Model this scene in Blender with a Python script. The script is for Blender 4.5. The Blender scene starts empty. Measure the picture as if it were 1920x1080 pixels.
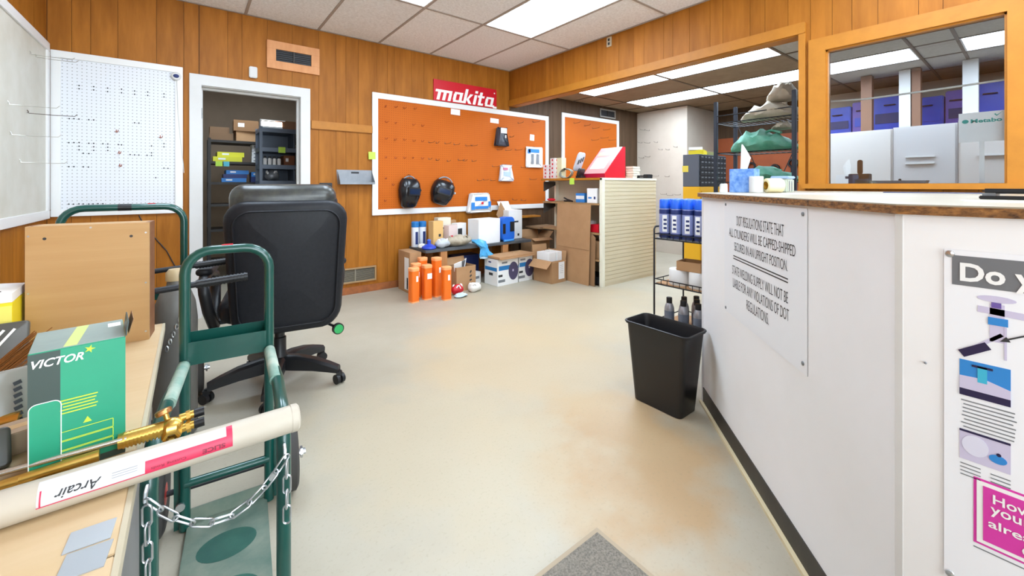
import bpy, bmesh, math, random
from mathutils import Matrix, Vector
random.seed(7)
S = bpy.context.scene
C = S.collection
PI = math.pi

# ------------------------------------------------------------------ camera
cam = bpy.data.cameras.new('camera'); cam.sensor_width = 36; cam.lens = 36*770/1920
cam.shift_y = -(540-347.5)/1920; cam.clip_start = 0.02
co = bpy.data.objects.new('camera', cam); C.objects.link(co)
co.location = (0, 0, 1.14); co.rotation_euler = (PI/2, 0, -math.radians(38)); S.camera = co
# ------------------------------------------------------------------ world / exposure
W = bpy.data.worlds.new('world'); S.world = W; W.use_nodes = True
W.node_tree.nodes['Background'].inputs[0].default_value = (0.86, 0.93, 1.0, 1)
W.node_tree.nodes['Background'].inputs[1].default_value = 1.2
vs = S.view_settings; vs.view_transform = 'Standard'; vs.look = 'None'; vs.gamma = 1; vs.exposure = 1.04; vs.use_curve_mapping = False
PANEL = 8.6        # radiance of the fluorescent ceiling panels
# daylight entering through the shop front behind the camera
al = bpy.data.lights.new('daylight', 'AREA'); al.shape = 'RECTANGLE'; al.size = 3.7; al.size_y = 2.0; al.energy = 100; al.color = (0.82, 0.93, 1.0)
ao = bpy.data.objects.new('shop_front_daylight', al); C.objects.link(ao); ao.location = (1.3, -2.96, 1.35); ao.rotation_euler = (PI/2, 0, 0)

a2 = bpy.data.lights.new('added_fill_side', 'AREA'); a2.shape = 'RECTANGLE'; a2.size = 1.4; a2.size_y = 2.3; a2.energy = 18; a2.color = (0.82, 0.93, 1.0)
a2o = bpy.data.objects.new('added_side_fill', a2); C.objects.link(a2o); a2o.location = (-.92, -1.48, 1.6); a2o.rotation_euler = (0, -PI/2, 0)  # side fill lamp added to brighten the counter

# ------------------------------------------------------------------ materials
def lin(h):
    h = h.lstrip('#'); r = []
    for i in (0, 2, 4):
        v = int(h[i:i+2], 16)/255
        r.append(v/12.92 if v <= .04045 else ((v+.055)/1.055)**2.4)
    return (r[0], r[1], r[2], 1)
MATS = {}
def mat(name, col, rough=.6, metal=0, noise=None, col2=None, stretch=(1,1,1), bump=0, world=False, rnd=0, emit=0, spec=.5, coat=0):
    """plain principled material with an optional noise mix between two colours, bump and per-object variation"""
    if name in MATS: return MATS[name]
    m = bpy.data.materials.new(name); m.use_nodes = True; MATS[name] = m
    nt = m.node_tree; b = nt.nodes['Principled BSDF']
    b.inputs['Base Color'].default_value = lin(col); b.inputs['Roughness'].default_value = rough
    b.inputs['Metallic'].default_value = metal; b.inputs['Specular IOR Level'].default_value = spec
    b.inputs['Coat Weight'].default_value = coat
    m.diffuse_color = lin(col)
    if emit:
        b.inputs['Emission Color'].default_value = lin(col); b.inputs['Emission Strength'].default_value = emit
    if noise:
        tc = nt.nodes.new('ShaderNodeNewGeometry' if world else 'ShaderNodeTexCoord')
        mp = nt.nodes.new('ShaderNodeMapping'); mp.inputs['Scale'].default_value = stretch
        nt.links.new(tc.outputs['Position' if world else 'Object'], mp.inputs[0])
        if rnd:
            oi = nt.nodes.new('ShaderNodeObjectInfo'); mu = nt.nodes.new('ShaderNodeMath'); mu.operation = 'MULTIPLY'; mu.inputs[1].default_value = 37
            cb = nt.nodes.new('ShaderNodeCombineXYZ'); nt.links.new(oi.outputs['Random'], mu.inputs[0])
            for i in range(3): nt.links.new(mu.outputs[0], cb.inputs[i])
            nt.links.new(cb.outputs[0], mp.inputs['Location'])
        nz = nt.nodes.new('ShaderNodeTexNoise'); nz.inputs['Scale'].default_value = noise; nz.inputs['Detail'].default_value = 5; nz.inputs['Roughness'].default_value = .6
        nt.links.new(mp.outputs[0], nz.inputs['Vector'])
        rp = nt.nodes.new('ShaderNodeMapRange'); rp.inputs[1].default_value = .3; rp.inputs[2].default_value = .7
        nt.links.new(nz.outputs[0], rp.inputs[0])
        mx = nt.nodes.new('ShaderNodeMix'); mx.data_type = 'RGBA'
        mx.inputs[6].default_value = lin(col); mx.inputs[7].default_value = lin(col2 or col)
        nt.links.new(rp.outputs[0], mx.inputs[0]); out = mx.outputs[2]
        if rnd:
            hs = nt.nodes.new('ShaderNodeHueSaturation'); mr = nt.nodes.new('ShaderNodeMapRange')
            mr.inputs[3].default_value = 1-rnd; mr.inputs[4].default_value = 1+rnd
            nt.links.new(oi.outputs['Random'], mr.inputs[0]); nt.links.new(mr.outputs[0], hs.inputs['Value'])
            nt.links.new(out, hs.inputs['Color']); out = hs.outputs[0]
        nt.links.new(out, b.inputs['Base Color'])
        if bump:
            bp = nt.nodes.new('ShaderNodeBump'); bp.inputs['Strength'].default_value = bump; bp.inputs['Distance'].default_value = .004
            nt.links.new(nz.outputs[0], bp.inputs['Height']); nt.links.new(bp.outputs[0], b.inputs['Normal'])
    return m
def pegmat(name, col, hole, pitch, rad, col2=None):
    """perforated hardboard: a regular grid of dark holes in the board's own X/Z plane"""
    m = mat(name, col, .6, noise=3, col2=col2 or col, spec=.2); nt = m.node_tree; b = nt.nodes['Principled BSDF']
    tc = nt.nodes.new('ShaderNodeTexCoord'); v = nt.nodes.new('ShaderNodeVectorMath'); v.operation = 'MULTIPLY'; v.inputs[1].default_value = (1/pitch,)*3
    nt.links.new(tc.outputs['Object'], v.inputs[0])
    fr = nt.nodes.new('ShaderNodeVectorMath'); fr.operation = 'FRACTION'; nt.links.new(v.outputs[0], fr.inputs[0])
    sb = nt.nodes.new('ShaderNodeVectorMath'); sb.operation = 'SUBTRACT'; sb.inputs[1].default_value = (.5,.5,.5); nt.links.new(fr.outputs[0], sb.inputs[0])
    ml = nt.nodes.new('ShaderNodeVectorMath'); ml.operation = 'MULTIPLY'; ml.inputs[1].default_value = (1,0,1); nt.links.new(sb.outputs[0], ml.inputs[0])
    ln = nt.nodes.new('ShaderNodeVectorMath'); ln.operation = 'LENGTH'; nt.links.new(ml.outputs[0], ln.inputs[0])
    lt = nt.nodes.new('ShaderNodeMath'); lt.operation = 'LESS_THAN'; lt.inputs[1].default_value = rad/pitch; nt.links.new(ln.outputs['Value'], lt.inputs[0])
    src = b.inputs['Base Color'].links[0].from_socket
    mx = nt.nodes.new('ShaderNodeMix'); mx.data_type = 'RGBA'; mx.inputs[7].default_value = lin(hole)
    nt.links.new(lt.outputs[0], mx.inputs[0]); nt.links.new(src, mx.inputs[6]); nt.links.new(mx.outputs[2], b.inputs['Base Color'])
    return m
m_ply   = mat('honey_plywood', '#ae6d24', .5, noise=2.6, col2='#8c5315', stretch=(5,5,.7), world=True, rnd=.05, spec=.2)
m_plyd  = mat('groove_brown', '#6b421c', .8)  # dark brown backing that shows in the grooves between boards
m_plyr  = mat('honey_plywood_side', '#ad6c22', .5, noise=2.6, col2='#925717', stretch=(5,5,.7), world=True, rnd=.05, spec=.2)
m_brown = mat('taupe_panelling', '#5a4532', .6, spec=.2, noise=3, col2='#4a3726', stretch=(8,8,.5), world=True, rnd=.05)
m_brownd= mat('taupe_groove', '#3a3029', .8)
m_trim  = mat('varnished_trim', '#b27324', .45, spec=.3, noise=4, col2='#a66a20', stretch=(3,3,3), world=True)
m_white = mat('white_paint', '#d2d1cf', .5, noise=3, col2='#cac8c4')
m_pw    = mat('white_panel_paint', '#e9e9e8', .55, noise=1.6, col2='#dedcd6')
m_tile  = mat('acoustic_tile', '#f4f2f1', .9, noise=55, col2='#dcd8d5', world=True, bump=.5, rnd=.02)
m_rail  = mat('ceiling_rail', '#a2958b', .6)
m_atile = mat('brown_ceiling_board', '#9c866c', .8, noise=8, col2='#8c775f', world=True)
m_otile = mat('reflection_pale_tile', '#b9b3aa', .85, noise=40, col2='#aaa49b', world=True)  # paler tile colour has the window glass reflection put into it
m_arail = mat('brown_ceiling_rail', '#6a5846', .6)
m_lite  = mat('light_diffuser', '#dbedff', .5, emit=PANEL)
m_alum  = mat('fixture_white', '#e8e8e8', .4)
m_black = mat('black_plastic', '#1d1d1f', .42, spec=.4)
m_blackm= mat('black_steel', '#242529', .45, .3)
m_leath = mat('black_leather', '#212226', .45, noise=60, col2='#1b1c20', bump=.1, spec=.22)
m_green = mat('green_enamel', '#0e4c42', .28, noise=3, col2='#0b3f38', coat=.3)
m_chrome= mat('zinc', '#c9cdd0', .28, .9)
m_brass = mat('brass', '#e0bd68', .3, .9, noise=25, col2='#cfa750')
m_card  = mat('cardboard', '#b58c63', .85, noise=5, col2='#a87f57', rnd=.05)
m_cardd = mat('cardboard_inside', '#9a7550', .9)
m_paper = mat('paper_white', '#f0f0ee', .7)
m_boxw  = mat('white_carton', '#ecebe8', .6, noise=4, col2='#e4e3e0')
m_blue  = mat('print_blue', '#2b7bc4', .5)
m_navy  = mat('navy', '#1c2d66', .5)
m_red   = mat('red_paint', '#c81226', .4)
m_ink   = mat('black_ink', '#2a2b2e', .6)
m_sticky= mat('green_note', '#b9dd4f', .7)
m_oran  = mat('orange_plastic', '#f2731a', .42, noise=4, col2='#ea6a12')
m_oran2 = mat('orange_cap', '#f7a469', .5)
m_maple = mat('light_tabletop', '#cab08a', .5, noise=3, col2='#c2a67c', stretch=(1,6,1))
m_grey  = mat('grey_steel', '#8d9196', .42, .4, noise=12, col2='#7f8388')
m_glass = None

# ------------------------------------------------------------------ mesh helpers
def nb(): return bmesh.new()
def bx(bm, x0, x1, y0, y1, z0, z1, M=None):
    vs_ = [bm.verts.new((x, y, z)) for x in (x0, x1) for y in (y0, y1) for z in (z0, z1)]
    for f in ((0,1,3,2),(4,6,7,5),(0,4,5,1),(2,3,7,6),(0,2,6,4),(1,5,7,3)): bm.faces.new([vs_[i] for i in f])
    if M: bmesh.ops.transform(bm, matrix=M, verts=vs_)
    return bm
def ring_loft(bm, rings, cap=True, close=False):
    R_ = [[bm.verts.new(p) for p in r] for r in rings]; n = len(R_[0])
    prs = list(zip(R_, R_[1:])) + ([(R_[-1], R_[0])] if close else [])
    for a, b in prs:
        for i in range(n):
            j = (i+1) % n
            try: bm.faces.new((a[i], a[j], b[j], b[i]))
            except ValueError: pass
    if cap and not close:
        bm.faces.new(R_[0][::-1]); bm.faces.new(R_[-1])
    return bm
def lathe(bm, prof, c=(0,0,0), seg=20, cap=True):
    """prof: list of (r, z) from bottom to top, round the Z axis at c"""
    rings = [[(c[0]+max(r, 1e-4)*math.cos(2*PI*i/seg), c[1]+max(r, 1e-4)*math.sin(2*PI*i/seg), c[2]+z) for i in range(seg)] for r, z in prof]
    return ring_loft(bm, rings, cap)
def tube(bm, pts, r, seg=10, close=False, cap=True):
    """round bar through pts (r a number or one per point)"""
    P = [Vector(p) for p in pts]; n = len(P); rings = []; up = None
    for i, p in enumerate(P):
        if close: t = (P[(i+1) % n]-P[i-1])
        else: t = (P[min(i+1, n-1)]-P[max(i-1, 0)])
        t.normalize()
        if up is None:
            up = Vector((0,0,1)) if abs(t.z) < .9 else Vector((1,0,0))
        a = t.cross(up); a.normalize(); up = a.cross(t); up.normalize()
        rr = r[i] if isinstance(r, (list, tuple)) else r
        rings.append([p + a*(rr*math.cos(2*PI*k/seg)) + up*(rr*math.sin(2*PI*k/seg)) for k in range(seg)])
    return ring_loft(bm, rings, cap, close)
def cyl(bm, p0, p1, r, r1=None, seg=16): return tube(bm, [p0, p1], [r, r if r1 is None else r1], seg)
def arc(c, r, a0, a1, n, ax='xz'):
    o = []
    for i in range(n+1):
        a = a0+(a1-a0)*i/n; u, v = r*math.cos(a), r*math.sin(a)
        o.append((c[0]+u, c[1], c[2]+v) if ax == 'xz' else ((c[0], c[1]+u, c[2]+v) if ax == 'yz' else (c[0]+u, c[1]+v, c[2])))
    return o
def prism(bm, poly, d, M=None):
    """polygon in local X/Z extruded d along +Y"""
    a = [bm.verts.new((x, 0, z)) for x, z in poly]; b = [bm.verts.new((x, d, z)) for x, z in poly]; n = len(poly)
    bm.faces.new(a); bm.faces.new(b[::-1])
    for i in range(n):
        j = (i+1) % n; bm.faces.new((a[j], a[i], b[i], b[j]))
    if M: bmesh.ops.transform(bm, matrix=M, verts=a+b)
    return bm
def rrect(w, h, r, n=5):
    r = max(min(r, w/2-1e-4, h/2-1e-4), 1e-4); o = []
    for cx_, cz_, a in ((w/2-r, h/2-r, 0), (-w/2+r, h/2-r, PI/2), (-w/2+r, -h/2+r, PI), (w/2-r, -h/2+r, 1.5*PI)):
        for k in range(n+1):
            t = a+PI/2*k/n; o.append((cx_+r*math.cos(t), cz_+r*math.sin(t)))
    return o
def pad(bm, w, h, t, r, edge, puff=0, M=None, bend=0):
    """upholstered slab: rounded rectangle in X/Z, thickness t along Y, rolled edges and puffed faces"""
    rings = []; n0 = len(bm.verts); bm.verts.ensure_lookup_table(); K = 4
    def ring(d, y):
        q = rrect(w-2*d, h-2*d, max(r-d, .002)); return [(x, y+bend*(x/w*2)**2, z) for x, z in q]
    front = [(edge*(1-math.sin(a)), -(t/2-edge)-edge*math.cos(a)) for a in [PI/2*(k/K) for k in range(K+1)]]
    ins = [(.04, .45), (.1, .8), (.2, 1.0)]
    m_ = min(w, h)
    for d, q in reversed(ins):
        if edge+d < m_/2-.01: rings.append(ring(edge+d, -t/2-puff*q))
    for d, y in front: rings.append(ring(d, y))
    for d, y in reversed(front): rings.append(ring(d, -y))
    for d, q in ins:
        if edge+d < m_/2-.01: rings.append(ring(edge+d, t/2+puff*q))
    ring_loft(bm, rings)
    if M:
        bm.verts.ensure_lookup_table(); bmesh.ops.transform(bm, matrix=M, verts=bm.verts[n0:])
    return bm
def sphere(bm, c, r, sc=(1,1,1), u=12, v=8):
    M = Matrix.Translation(c) @ Matrix.Diagonal((r*sc[0], r*sc[1], r*sc[2], 1))
    bmesh.ops.create_uvsphere(bm, u_segments=u, v_segments=v, radius=1, matrix=M); return bm
def crumple(bm, amt, seed=0, cuts=0):
    rr = random.Random(seed)
    if cuts: bmesh.ops.subdivide_edges(bm, edges=bm.edges[:], cuts=cuts, use_grid_fill=True)
    for v in bm.verts: v.co += Vector((rr.uniform(-1,1), rr.uniform(-1,1), rr.uniform(-1,1)))*amt
    return bm
def me(name, bm, m, smooth=0, bevel=0):
    bmesh.ops.recalc_face_normals(bm, faces=bm.faces[:])
    if bevel: bmesh.ops.bevel(bm, geom=bm.edges[:], offset=bevel, segments=2, affect='EDGES', clamp_overlap=True)
    d = bpy.data.meshes.new(name); bm.to_mesh(d); bm.free(); d.materials.append(m)
    if smooth:
        d.polygons.foreach_set('use_smooth', [True]*len(d.polygons)); d.set_sharp_from_angle(angle=math.radians(smooth))
    return d
def ob(name, data, parent=None, loc=(0,0,0), rz=0, rot=None, sc=None):
    o = bpy.data.objects.new(name, data); C.objects.link(o); o.location = loc
    o.rotation_euler = rot if rot else (0, 0, rz)
    if sc: o.scale = sc
    if parent: o.parent = parent
    return o
def part(name, bm, m, parent, smooth=0, bevel=0, loc=(0,0,0), rz=0, rot=None):
    return ob(name, me(name, bm, m, smooth, bevel), parent, loc, rz, rot)
def tag(o, label, cat, group=None):
    o['label'] = label; o['category'] = cat
    if group: o['group'] = group
    return o
def thing(name, label, cat, loc=(0,0,0), rz=0, group=None):
    return tag(ob(name, None, None, loc, rz), label, cat, group)
def solo(name, bm, m, label, cat, loc=(0,0,0), rz=0, smooth=0, bevel=0, group=None, rot=None):
    return tag(ob(name, me(name, bm, m, smooth, bevel), None, loc, rz, rot), label, cat, group)
def struct(name, bm, m):
    o = ob(name, me(name, bm, m)); o['kind'] = 'structure'; return o
_unit = {}
def ubox(name, x0, x1, y0, y1, z0, z1, m, parent=None):
    """a plain box piece; alike pieces share one unit-cube mesh per material"""
    if m.name not in _unit:
        b = nb(); bx(b, -.5,.5,-.5,.5,-.5,.5); _unit[m.name] = me('piece_'+m.name, b, m)
    return ob(name, _unit[m.name], parent, ((x0+x1)/2, (y0+y1)/2, (z0+z1)/2), sc=(x1-x0, y1-y0, z1-z0))
def face_frame(o, xd, ud):
    x = Vector(xd).normalized(); u = Vector(ud).normalized(); n = x.cross(u)
    return Matrix(((x.x,u.x,n.x,o[0]),(x.y,u.y,n.y,o[1]),(x.z,u.z,n.z,o[2]),(0,0,0,1)))
def text(parent, body, m, F, w, h=None, shear=0, bold=0, depth=.0008, name='lettering', fit=True, warp=None):
    """lettering lying on frame F (x right, y up, z out), scaled to w (and h)"""
    cu = bpy.data.curves.new('t', 'FONT'); cu.body = body; cu.size = 1; cu.shear = shear; cu.offset = bold
    cu.align_x = 'CENTER'; cu.resolution_u = 3
    t = bpy.data.objects.new('t', cu); C.objects.link(t)
    dg = bpy.context.evaluated_depsgraph_get(); d = bpy.data.meshes.new_from_object(t.evaluated_get(dg))
    bpy.data.objects.remove(t); bpy.data.curves.remove(cu)
    xs = [v.co.x for v in d.vertices]; ys = [v.co.y for v in d.vertices]
    cx_, cy_ = (min(xs)+max(xs))/2, (min(ys)+max(ys))/2; sx = w/(max(xs)-min(xs)); sy = h/(max(ys)-min(ys)) if h else sx
    for v in d.vertices:
        p = Vector(((v.co.x-cx_)*sx, (v.co.y-cy_)*sy, depth))
        v.co = warp(p) if warp else F @ p
    d.materials.clear(); d.materials.append(m); d.name = name
    return ob(name, d, parent)
def patch(parent, name, m, F, w, h, t=.0008, poly=None):
    """thin printed or glued piece centred on frame F"""
    b = nb(); q = poly or [(-w/2,-h/2),(w/2,-h/2),(w/2,h/2),(-w/2,h/2)]
    lo = [b.verts.new(F @ Vector((x, y, 0))) for x, y in q]; hi = [b.verts.new(F @ Vector((x, y, t))) for x, y in q]
    b.faces.new(lo[::-1]); b.faces.new(hi); n = len(q)
    for i in range(n): b.faces.new((lo[i], lo[(i+1)%n], hi[(i+1)%n], hi[i]))
    return part(name, b, m, parent)
def copy_tree(o, loc=None, rz=None, parent=None):
    c = o.copy(); C.objects.link(c)
    if parent: c.parent = parent
    if loc is not None: c.location = loc
    if rz is not None: c.rotation_euler = (0,0,rz)
    for ch in o.children: copy_tree(ch, parent=c)
    return c
def carton(name, label, cat, w, d, h, loc, rz=0, m=None, bevel=.002, group=None):
    """closed carton as body + tape seam, origin at the base centre"""
    t = thing(name, label, cat, loc, rz, group); m = m or m_card
    b = nb(); bx(b, -w/2, w/2, -d/2, d/2, 0, h); part('body', b, m, t, bevel=bevel)
    patch(t, 'tape', m_tape, face_frame((0,0,h), (1,0,0), (0,1,0)), w*.98, min(.05, d*.3), .0006)
    return t
m_tape = mat('packing_tape', '#c9a678', .35)

# ------------------------------------------------------------------ the setting
XL, XR, YB, YF, H, HA = -.825, 3.415, 4.43, -3.0, 2.69, 2.44
# floor
fm = mat('floor_paint', '#b1a997', .45, noise=1.3, col2='#a19783', world=True, bump=.03)
nt = fm.node_tree; bs = nt.nodes['Principled BSDF']; src = bs.inputs['Base Color'].links[0].from_socket
ge = nt.nodes.new('ShaderNodeNewGeometry')
def stain(src, c, sc, rot, col, amt, nscale=5):
    """worn tan patch with a ragged outline of its own on the floor"""
    mp = nt.nodes.new('ShaderNodeMapping'); mp.vector_type = 'TEXTURE'; mp.inputs['Location'].default_value = c; mp.inputs['Scale'].default_value = sc; mp.inputs['Rotation'].default_value = (0,0,rot)
    nt.links.new(ge.outputs['Position'], mp.inputs[0])
    ln = nt.nodes.new('ShaderNodeVectorMath'); ln.operation = 'LENGTH'; nt.links.new(mp.outputs[0], ln.inputs[0])
    nz = nt.nodes.new('ShaderNodeTexNoise'); nz.inputs['Scale'].default_value = nscale; nz.inputs['Detail'].default_value = 7; nt.links.new(ge.outputs['Position'], nz.inputs['Vector'])
    ad = nt.nodes.new('ShaderNodeMath'); ad.operation = 'MULTIPLY_ADD'; ad.inputs[1].default_value = 1.3; nt.links.new(nz.outputs[0], ad.inputs[0]); nt.links.new(ln.outputs['Value'], ad.inputs[2])
    mr = nt.nodes.new('ShaderNodeMapRange'); mr.inputs[1].default_value = 1.75; mr.inputs[2].default_value = 1.25; mr.inputs[3].default_value = 0; mr.inputs[4].default_value = amt
    nt.links.new(ad.outputs[0], mr.inputs[0])
    mx = nt.nodes.new('ShaderNodeMix'); mx.data_type = 'RGBA'; mx.inputs[7].default_value = lin(col)
    nt.links.new(mr.outputs[0], mx.inputs[0]); nt.links.new(src, mx.inputs[6]); return mx.outputs[2]
src = stain(src, (1.45,1.1,0), (.42,.62,1), math.radians(-42), '#b08c5e', .75, 4)
src = stain(src, (1.75,2.1,0), (.8,1.0,1), 0, '#b7a07c', .6, 2.5)
src = stain(src, (2.6,2.7,0), (1.2,1.0,1), 0, '#bba682', .5, 2.0)
src = stain(src, (.9,1.6,0), (.5,.8,1), .4, '#b3a58a', .6, 6)
sp = nt.nodes.new('ShaderNodeTexNoise'); sp.inputs['Scale'].default_value = 85; sp.inputs['Detail'].default_value = 6; nt.links.new(ge.outputs['Position'], sp.inputs['Vector'])
sr = nt.nodes.new('ShaderNodeMapRange'); sr.inputs[1].default_value = .56; sr.inputs[2].default_value = .74; sr.inputs[4].default_value = .3; nt.links.new(sp.outputs[0], sr.inputs[0])
sm = nt.nodes.new('ShaderNodeMix'); sm.data_type = 'RGBA'; sm.inputs[7].default_value = lin('#8f8468'); nt.links.new(sr.outputs[0], sm.inputs[0]); nt.links.new(src, sm.inputs[6]); src = sm.outputs[2]
nt.links.new(src, bs.inputs['Base Color'])
b = nb(); bx(b, -2.2, 8.2, YF-.12, 8, -.1, 0); struct('floor', b, fm)

def planks(wall, axis, plane, out, cuts, z0, z1, holes, m, gap=.0025, t=.006):
    """vertical boards of sheet panelling between the groove positions, broken round openings"""
    for a, c in zip(cuts, cuts[1:]):
        a2, c2 = a+gap/2, c-gap/2
        edges = sorted({a2, c2, *[v for h in holes for v in h[:2] if a2 < v < c2]})
        for e0, e1 in zip(edges, edges[1:]):
            mid = (e0+e1)/2; zs = [(z0, z1)]
            for h0, h1, hz0, hz1 in holes:
                if h0 < mid < h1:
                    nz_ = []
                    for p, q in zs:
                        if hz0 > p: nz_.append((p, min(q, hz0)))
                        if hz1 < q: nz_.append((max(p, hz1), q))
                    zs = nz_
            for p, q in zs:
                if q-p < .01 or e1-e0 < .006: continue
                lo, hi = sorted((plane, plane+out*t))
                if axis == 'x': ubox('plank', e0, e1, lo, hi, p, q, m, wall)
                else: ubox('plank', lo, hi, e0, e1, p, q, m, wall)

# back wall: honey plywood in the shop, taupe panelling in the alcove, a door opening into the stock room
DX0, DX1, DZ = .05, .85, 2.005
b = nb()
for r in ((XL-.12, DX0, 0, H+.1), (DX1, XR+.02, 0, H+.1), (DX0, DX1, DZ, H+.1)): bx(b, r[0], r[1], YB+.008, YB+.13, r[2], r[3])
wb = struct('wall_back', b, m_plyd)
cx = [XL,-.702,-.602,-.452,-.223,-.049,.056,.256,.363,.56,.768,1.007,1.171,1.27,1.396,1.596,1.715,1.795,1.998,2.152,2.34,2.62,2.815,3.062,3.191,XR]
planks(wb, 'x', YB+.008, -1, cx, 0.0, H, [(DX0, DX1, -1, DZ)], m_ply)
b = nb(); bx(b, XR+.02, 6.5, YB+.008, YB+.13, 0, H+.1); wa = struct('wall_alcove_back', b, m_brownd)
cc = [XR+.02]
while cc[-1] < 6.2: cc.append(min(6.32, cc[-1]+random.choice((.1,.13,.17,.2))))
if cc[-1] < 6.32: cc.append(6.32)
planks(wa, 'x', YB+.008, -1, cc, 0, HA, [], m_brown)
# left wall
b = nb(); bx(b, XL-.12, XL-.008, -.25, YB+.13, 0, H+.1); bx(b, XL-.12, XL-.008, YF-.12, -2.7, 0, H+.1); bx(b, XL-.12, XL-.008, -2.7, -.25, 0, .85); bx(b, XL-.12, XL-.008, -2.7, -.25, 2.35, H+.1); wl = struct('wall_left', b, m_plyd)
cy_ = [YF]
while cy_[-1] < YB-.2: cy_.append(cy_[-1]+random.choice((.12,.16,.2,.24)))
cy_.append(YB)
planks(wl, 'y', XL-.008, 1, cy_, 0, H, [(-2.7,-.25,.85,2.35)], m_ply)
# right wall with the wide opening to the alcove and the office window
WY0, WY1, WZ0, WZ1 = .095, .893, 1.148, 2.065
OY, OZ = 1.035, 2.225
b = nb(); X0, X1 = XR+.008, XR+.115
bx(b, X0, X1, OY, YB, OZ, H+.1); bx(b, X0, X1, WY1, OY, 0, H+.1); bx(b, X0, X1, WY0, WY1, 0, WZ0); bx(b, X0, X1, WY0, WY1, WZ1, H+.1); bx(b, X0, X1, YF-.12, WY0, 0, H+.1)
wr = struct('wall_right', b, m_plyd)
cy2 = [YF,-2.8,-2.6,-2.44,-2.2,-2.05,-1.9,-1.7,-1.5,-1.3,-1.18,-1.0,-.8,-.62,-.5,-.3,-.1,.06,.2,.336,.437,.621,.75,.856,.98,1.116,1.269,1.374,1.581,1.686,1.865,2.024,2.114,2.319,2.439,2.615,2.78,2.9,3.05,3.25,3.4,3.56,3.7,3.9,4.05,4.2,4.32,YB]
planks(wr, 'y', XR+.008, -1, cy2, 0, H, [(OY, YB+1, -1, OZ), (WY0, WY1, WZ0, WZ1)], m_plyr)
# shop front behind the camera: a wide glazed opening
b = nb()
for r in ((XL-.12, -.55, 0, H+.1), (3.15, XR+.12, 0, H+.1), (-.55, 3.15, 0, .35), (-.55, 3.15, 2.35, H+.1)): bx(b, r[0], r[1], YF-.12, YF, r[2], r[3])
struct('wall_front', b, m_white)
b = nb()
for x in (-.55, .38, 1.3, 2.23, 3.1): bx(b, x, x+.05, YF-.09, YF-.03, .35, 2.35)
bx(b, -.55, 3.15, YF-.09, YF-.03, .35, .4); bx(b, -.55, 3.15, YF-.09, YF-.03, 2.3, 2.35)
struct('window_2', b, m_grey)
b = nb()
for y in (-2.7, -1.5, -.3): bx(b, XL-.09, XL-.03, y, y+.05, .85, 2.35)
bx(b, XL-.09, XL-.03, -2.65, -.3, .85, .9); bx(b, XL-.09, XL-.03, -2.65, -.3, 2.3, 2.35)
struct('added_window_3', b, m_grey)  # unseen window added so side light reaches the counter faces
# stock room behind the door
m_stock = mat('stock_room_wall', '#8a7660', .8, noise=2, col2='#7a6753', world=True)
b = nb(); bx(b, -1.4, 2.2, 7.2, 7.3, 0, 2.8); bx(b, -1.4, -1.3, YB+.13, 7.3, 0, 2.8); bx(b, 2.1, 2.2, YB+.13, 7.3, 0, 2.8); struct('wall_stock_room', b, m_stock)
b = nb(); bx(b, -1.4, 2.2, YB+.13, 7.3, 2.7, 2.8); struct('ceiling_stock_room', b, m_stock)
# back office / alcove shell
b = nb(); bx(b, 7.3, 7.4, -1.7, 3.6, 0, 2.8); bx(b, X1, 7.4, -1.8, -1.7, 0, 2.8); wo = struct('wall_alcove_right', b, m_brown)
m_cream = mat('cream_wall', '#cfc6b4', .7)
ubox('upper_panel', 7.285, 7.3, -1.7, 1.9, 1.7, HA, m_cream, wo)
b = nb(); bx(b, 6.32, 6.42, 3.49, YB+.01, 0, 2.43); bx(b, 6.42, 7.4, 3.49, 3.59, 0, 2.43)
m_wpeg = mat('white_hardboard', '#d0c4b4', .55, noise=4, col2='#c8bbaa'); struct('wall_alcove_corner', b, m_wpeg)
# ceilings
gx = [XL,-.222,.389,1.0,1.611,2.222,2.833,XR]; gy = [YB,3.295,2.075,.855,-.365,-1.585,-2.805,YF]
b = nb(); bx(b, XL-.12, XR+.12, YF-.12, YB+.13, H+.02, H+.12); ce = struct('ceiling', b, m_rail)
LIT = [(5,1),(3,1),(1,1),(3,3),(5,3),(3,5),(5,5)]
for i in range(len(gx)-1):
    for j in range(len(gy)-1):
        if (i, j) in LIT: continue
        ubox('ceiling_tile', gx[i]+.011, gx[i+1]-.011, gy[j+1]+.011, gy[j]-.011, H+.003, H+.018, m_tile, ce)
for x in gx[1:-1]: ubox('ceiling_rail', x-.011, x+.011, YF, YB, H-.003, H+.019, m_rail, ce)
for y in gy[1:-1]:
    for i in range(len(gx)-1): ubox('ceiling_rail', gx[i]+.0112, gx[i+1]-.0112, y-.011, y+.011, H-.003, H+.019, m_rail, ce)
for n, (x0, x1, y0, y1) in enumerate(((XL,XR,YB-.022,YB), (XR-.022,XR,YF,YB-.022), (XL,XL+.022,YF,YB-.022))): ubox('wall_angle', x0, x1, y0, y1, H-.003, H+.002, m_rail, ce)
ax = [X1, 4.035, 4.645, 5.36, 5.93, 6.6, 7.3]; ay = [-1.7, -.75, .44, .73, 1.55, 2.77, 3.99, YB]
b = nb(); bx(b, X1, 7.4, -1.8, YB+.13, HA+.02, HA+.12); ca = struct('ceiling_alcove', b, m_arail)
ALIT = [(1,4),(1,5),(3,4),(3,5),(3,3),(3,1)]
for i in range(len(ax)-1):
    for j in range(len(ay)-1):
        if (i, j) in ALIT: continue
        ubox('ceiling_board', ax[i]+.01, ax[i+1]-.01, ay[j]+.01, ay[j+1]-.01, HA+.003, HA+.018, m_otile if j <= 3 and i < 5 else m_atile, ca)
for x in ax[1:-1]: ubox('ceiling_rail', x-.012, x+.012, -1.7, YB, HA-.003, HA+.019, m_arail, ca)
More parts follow.
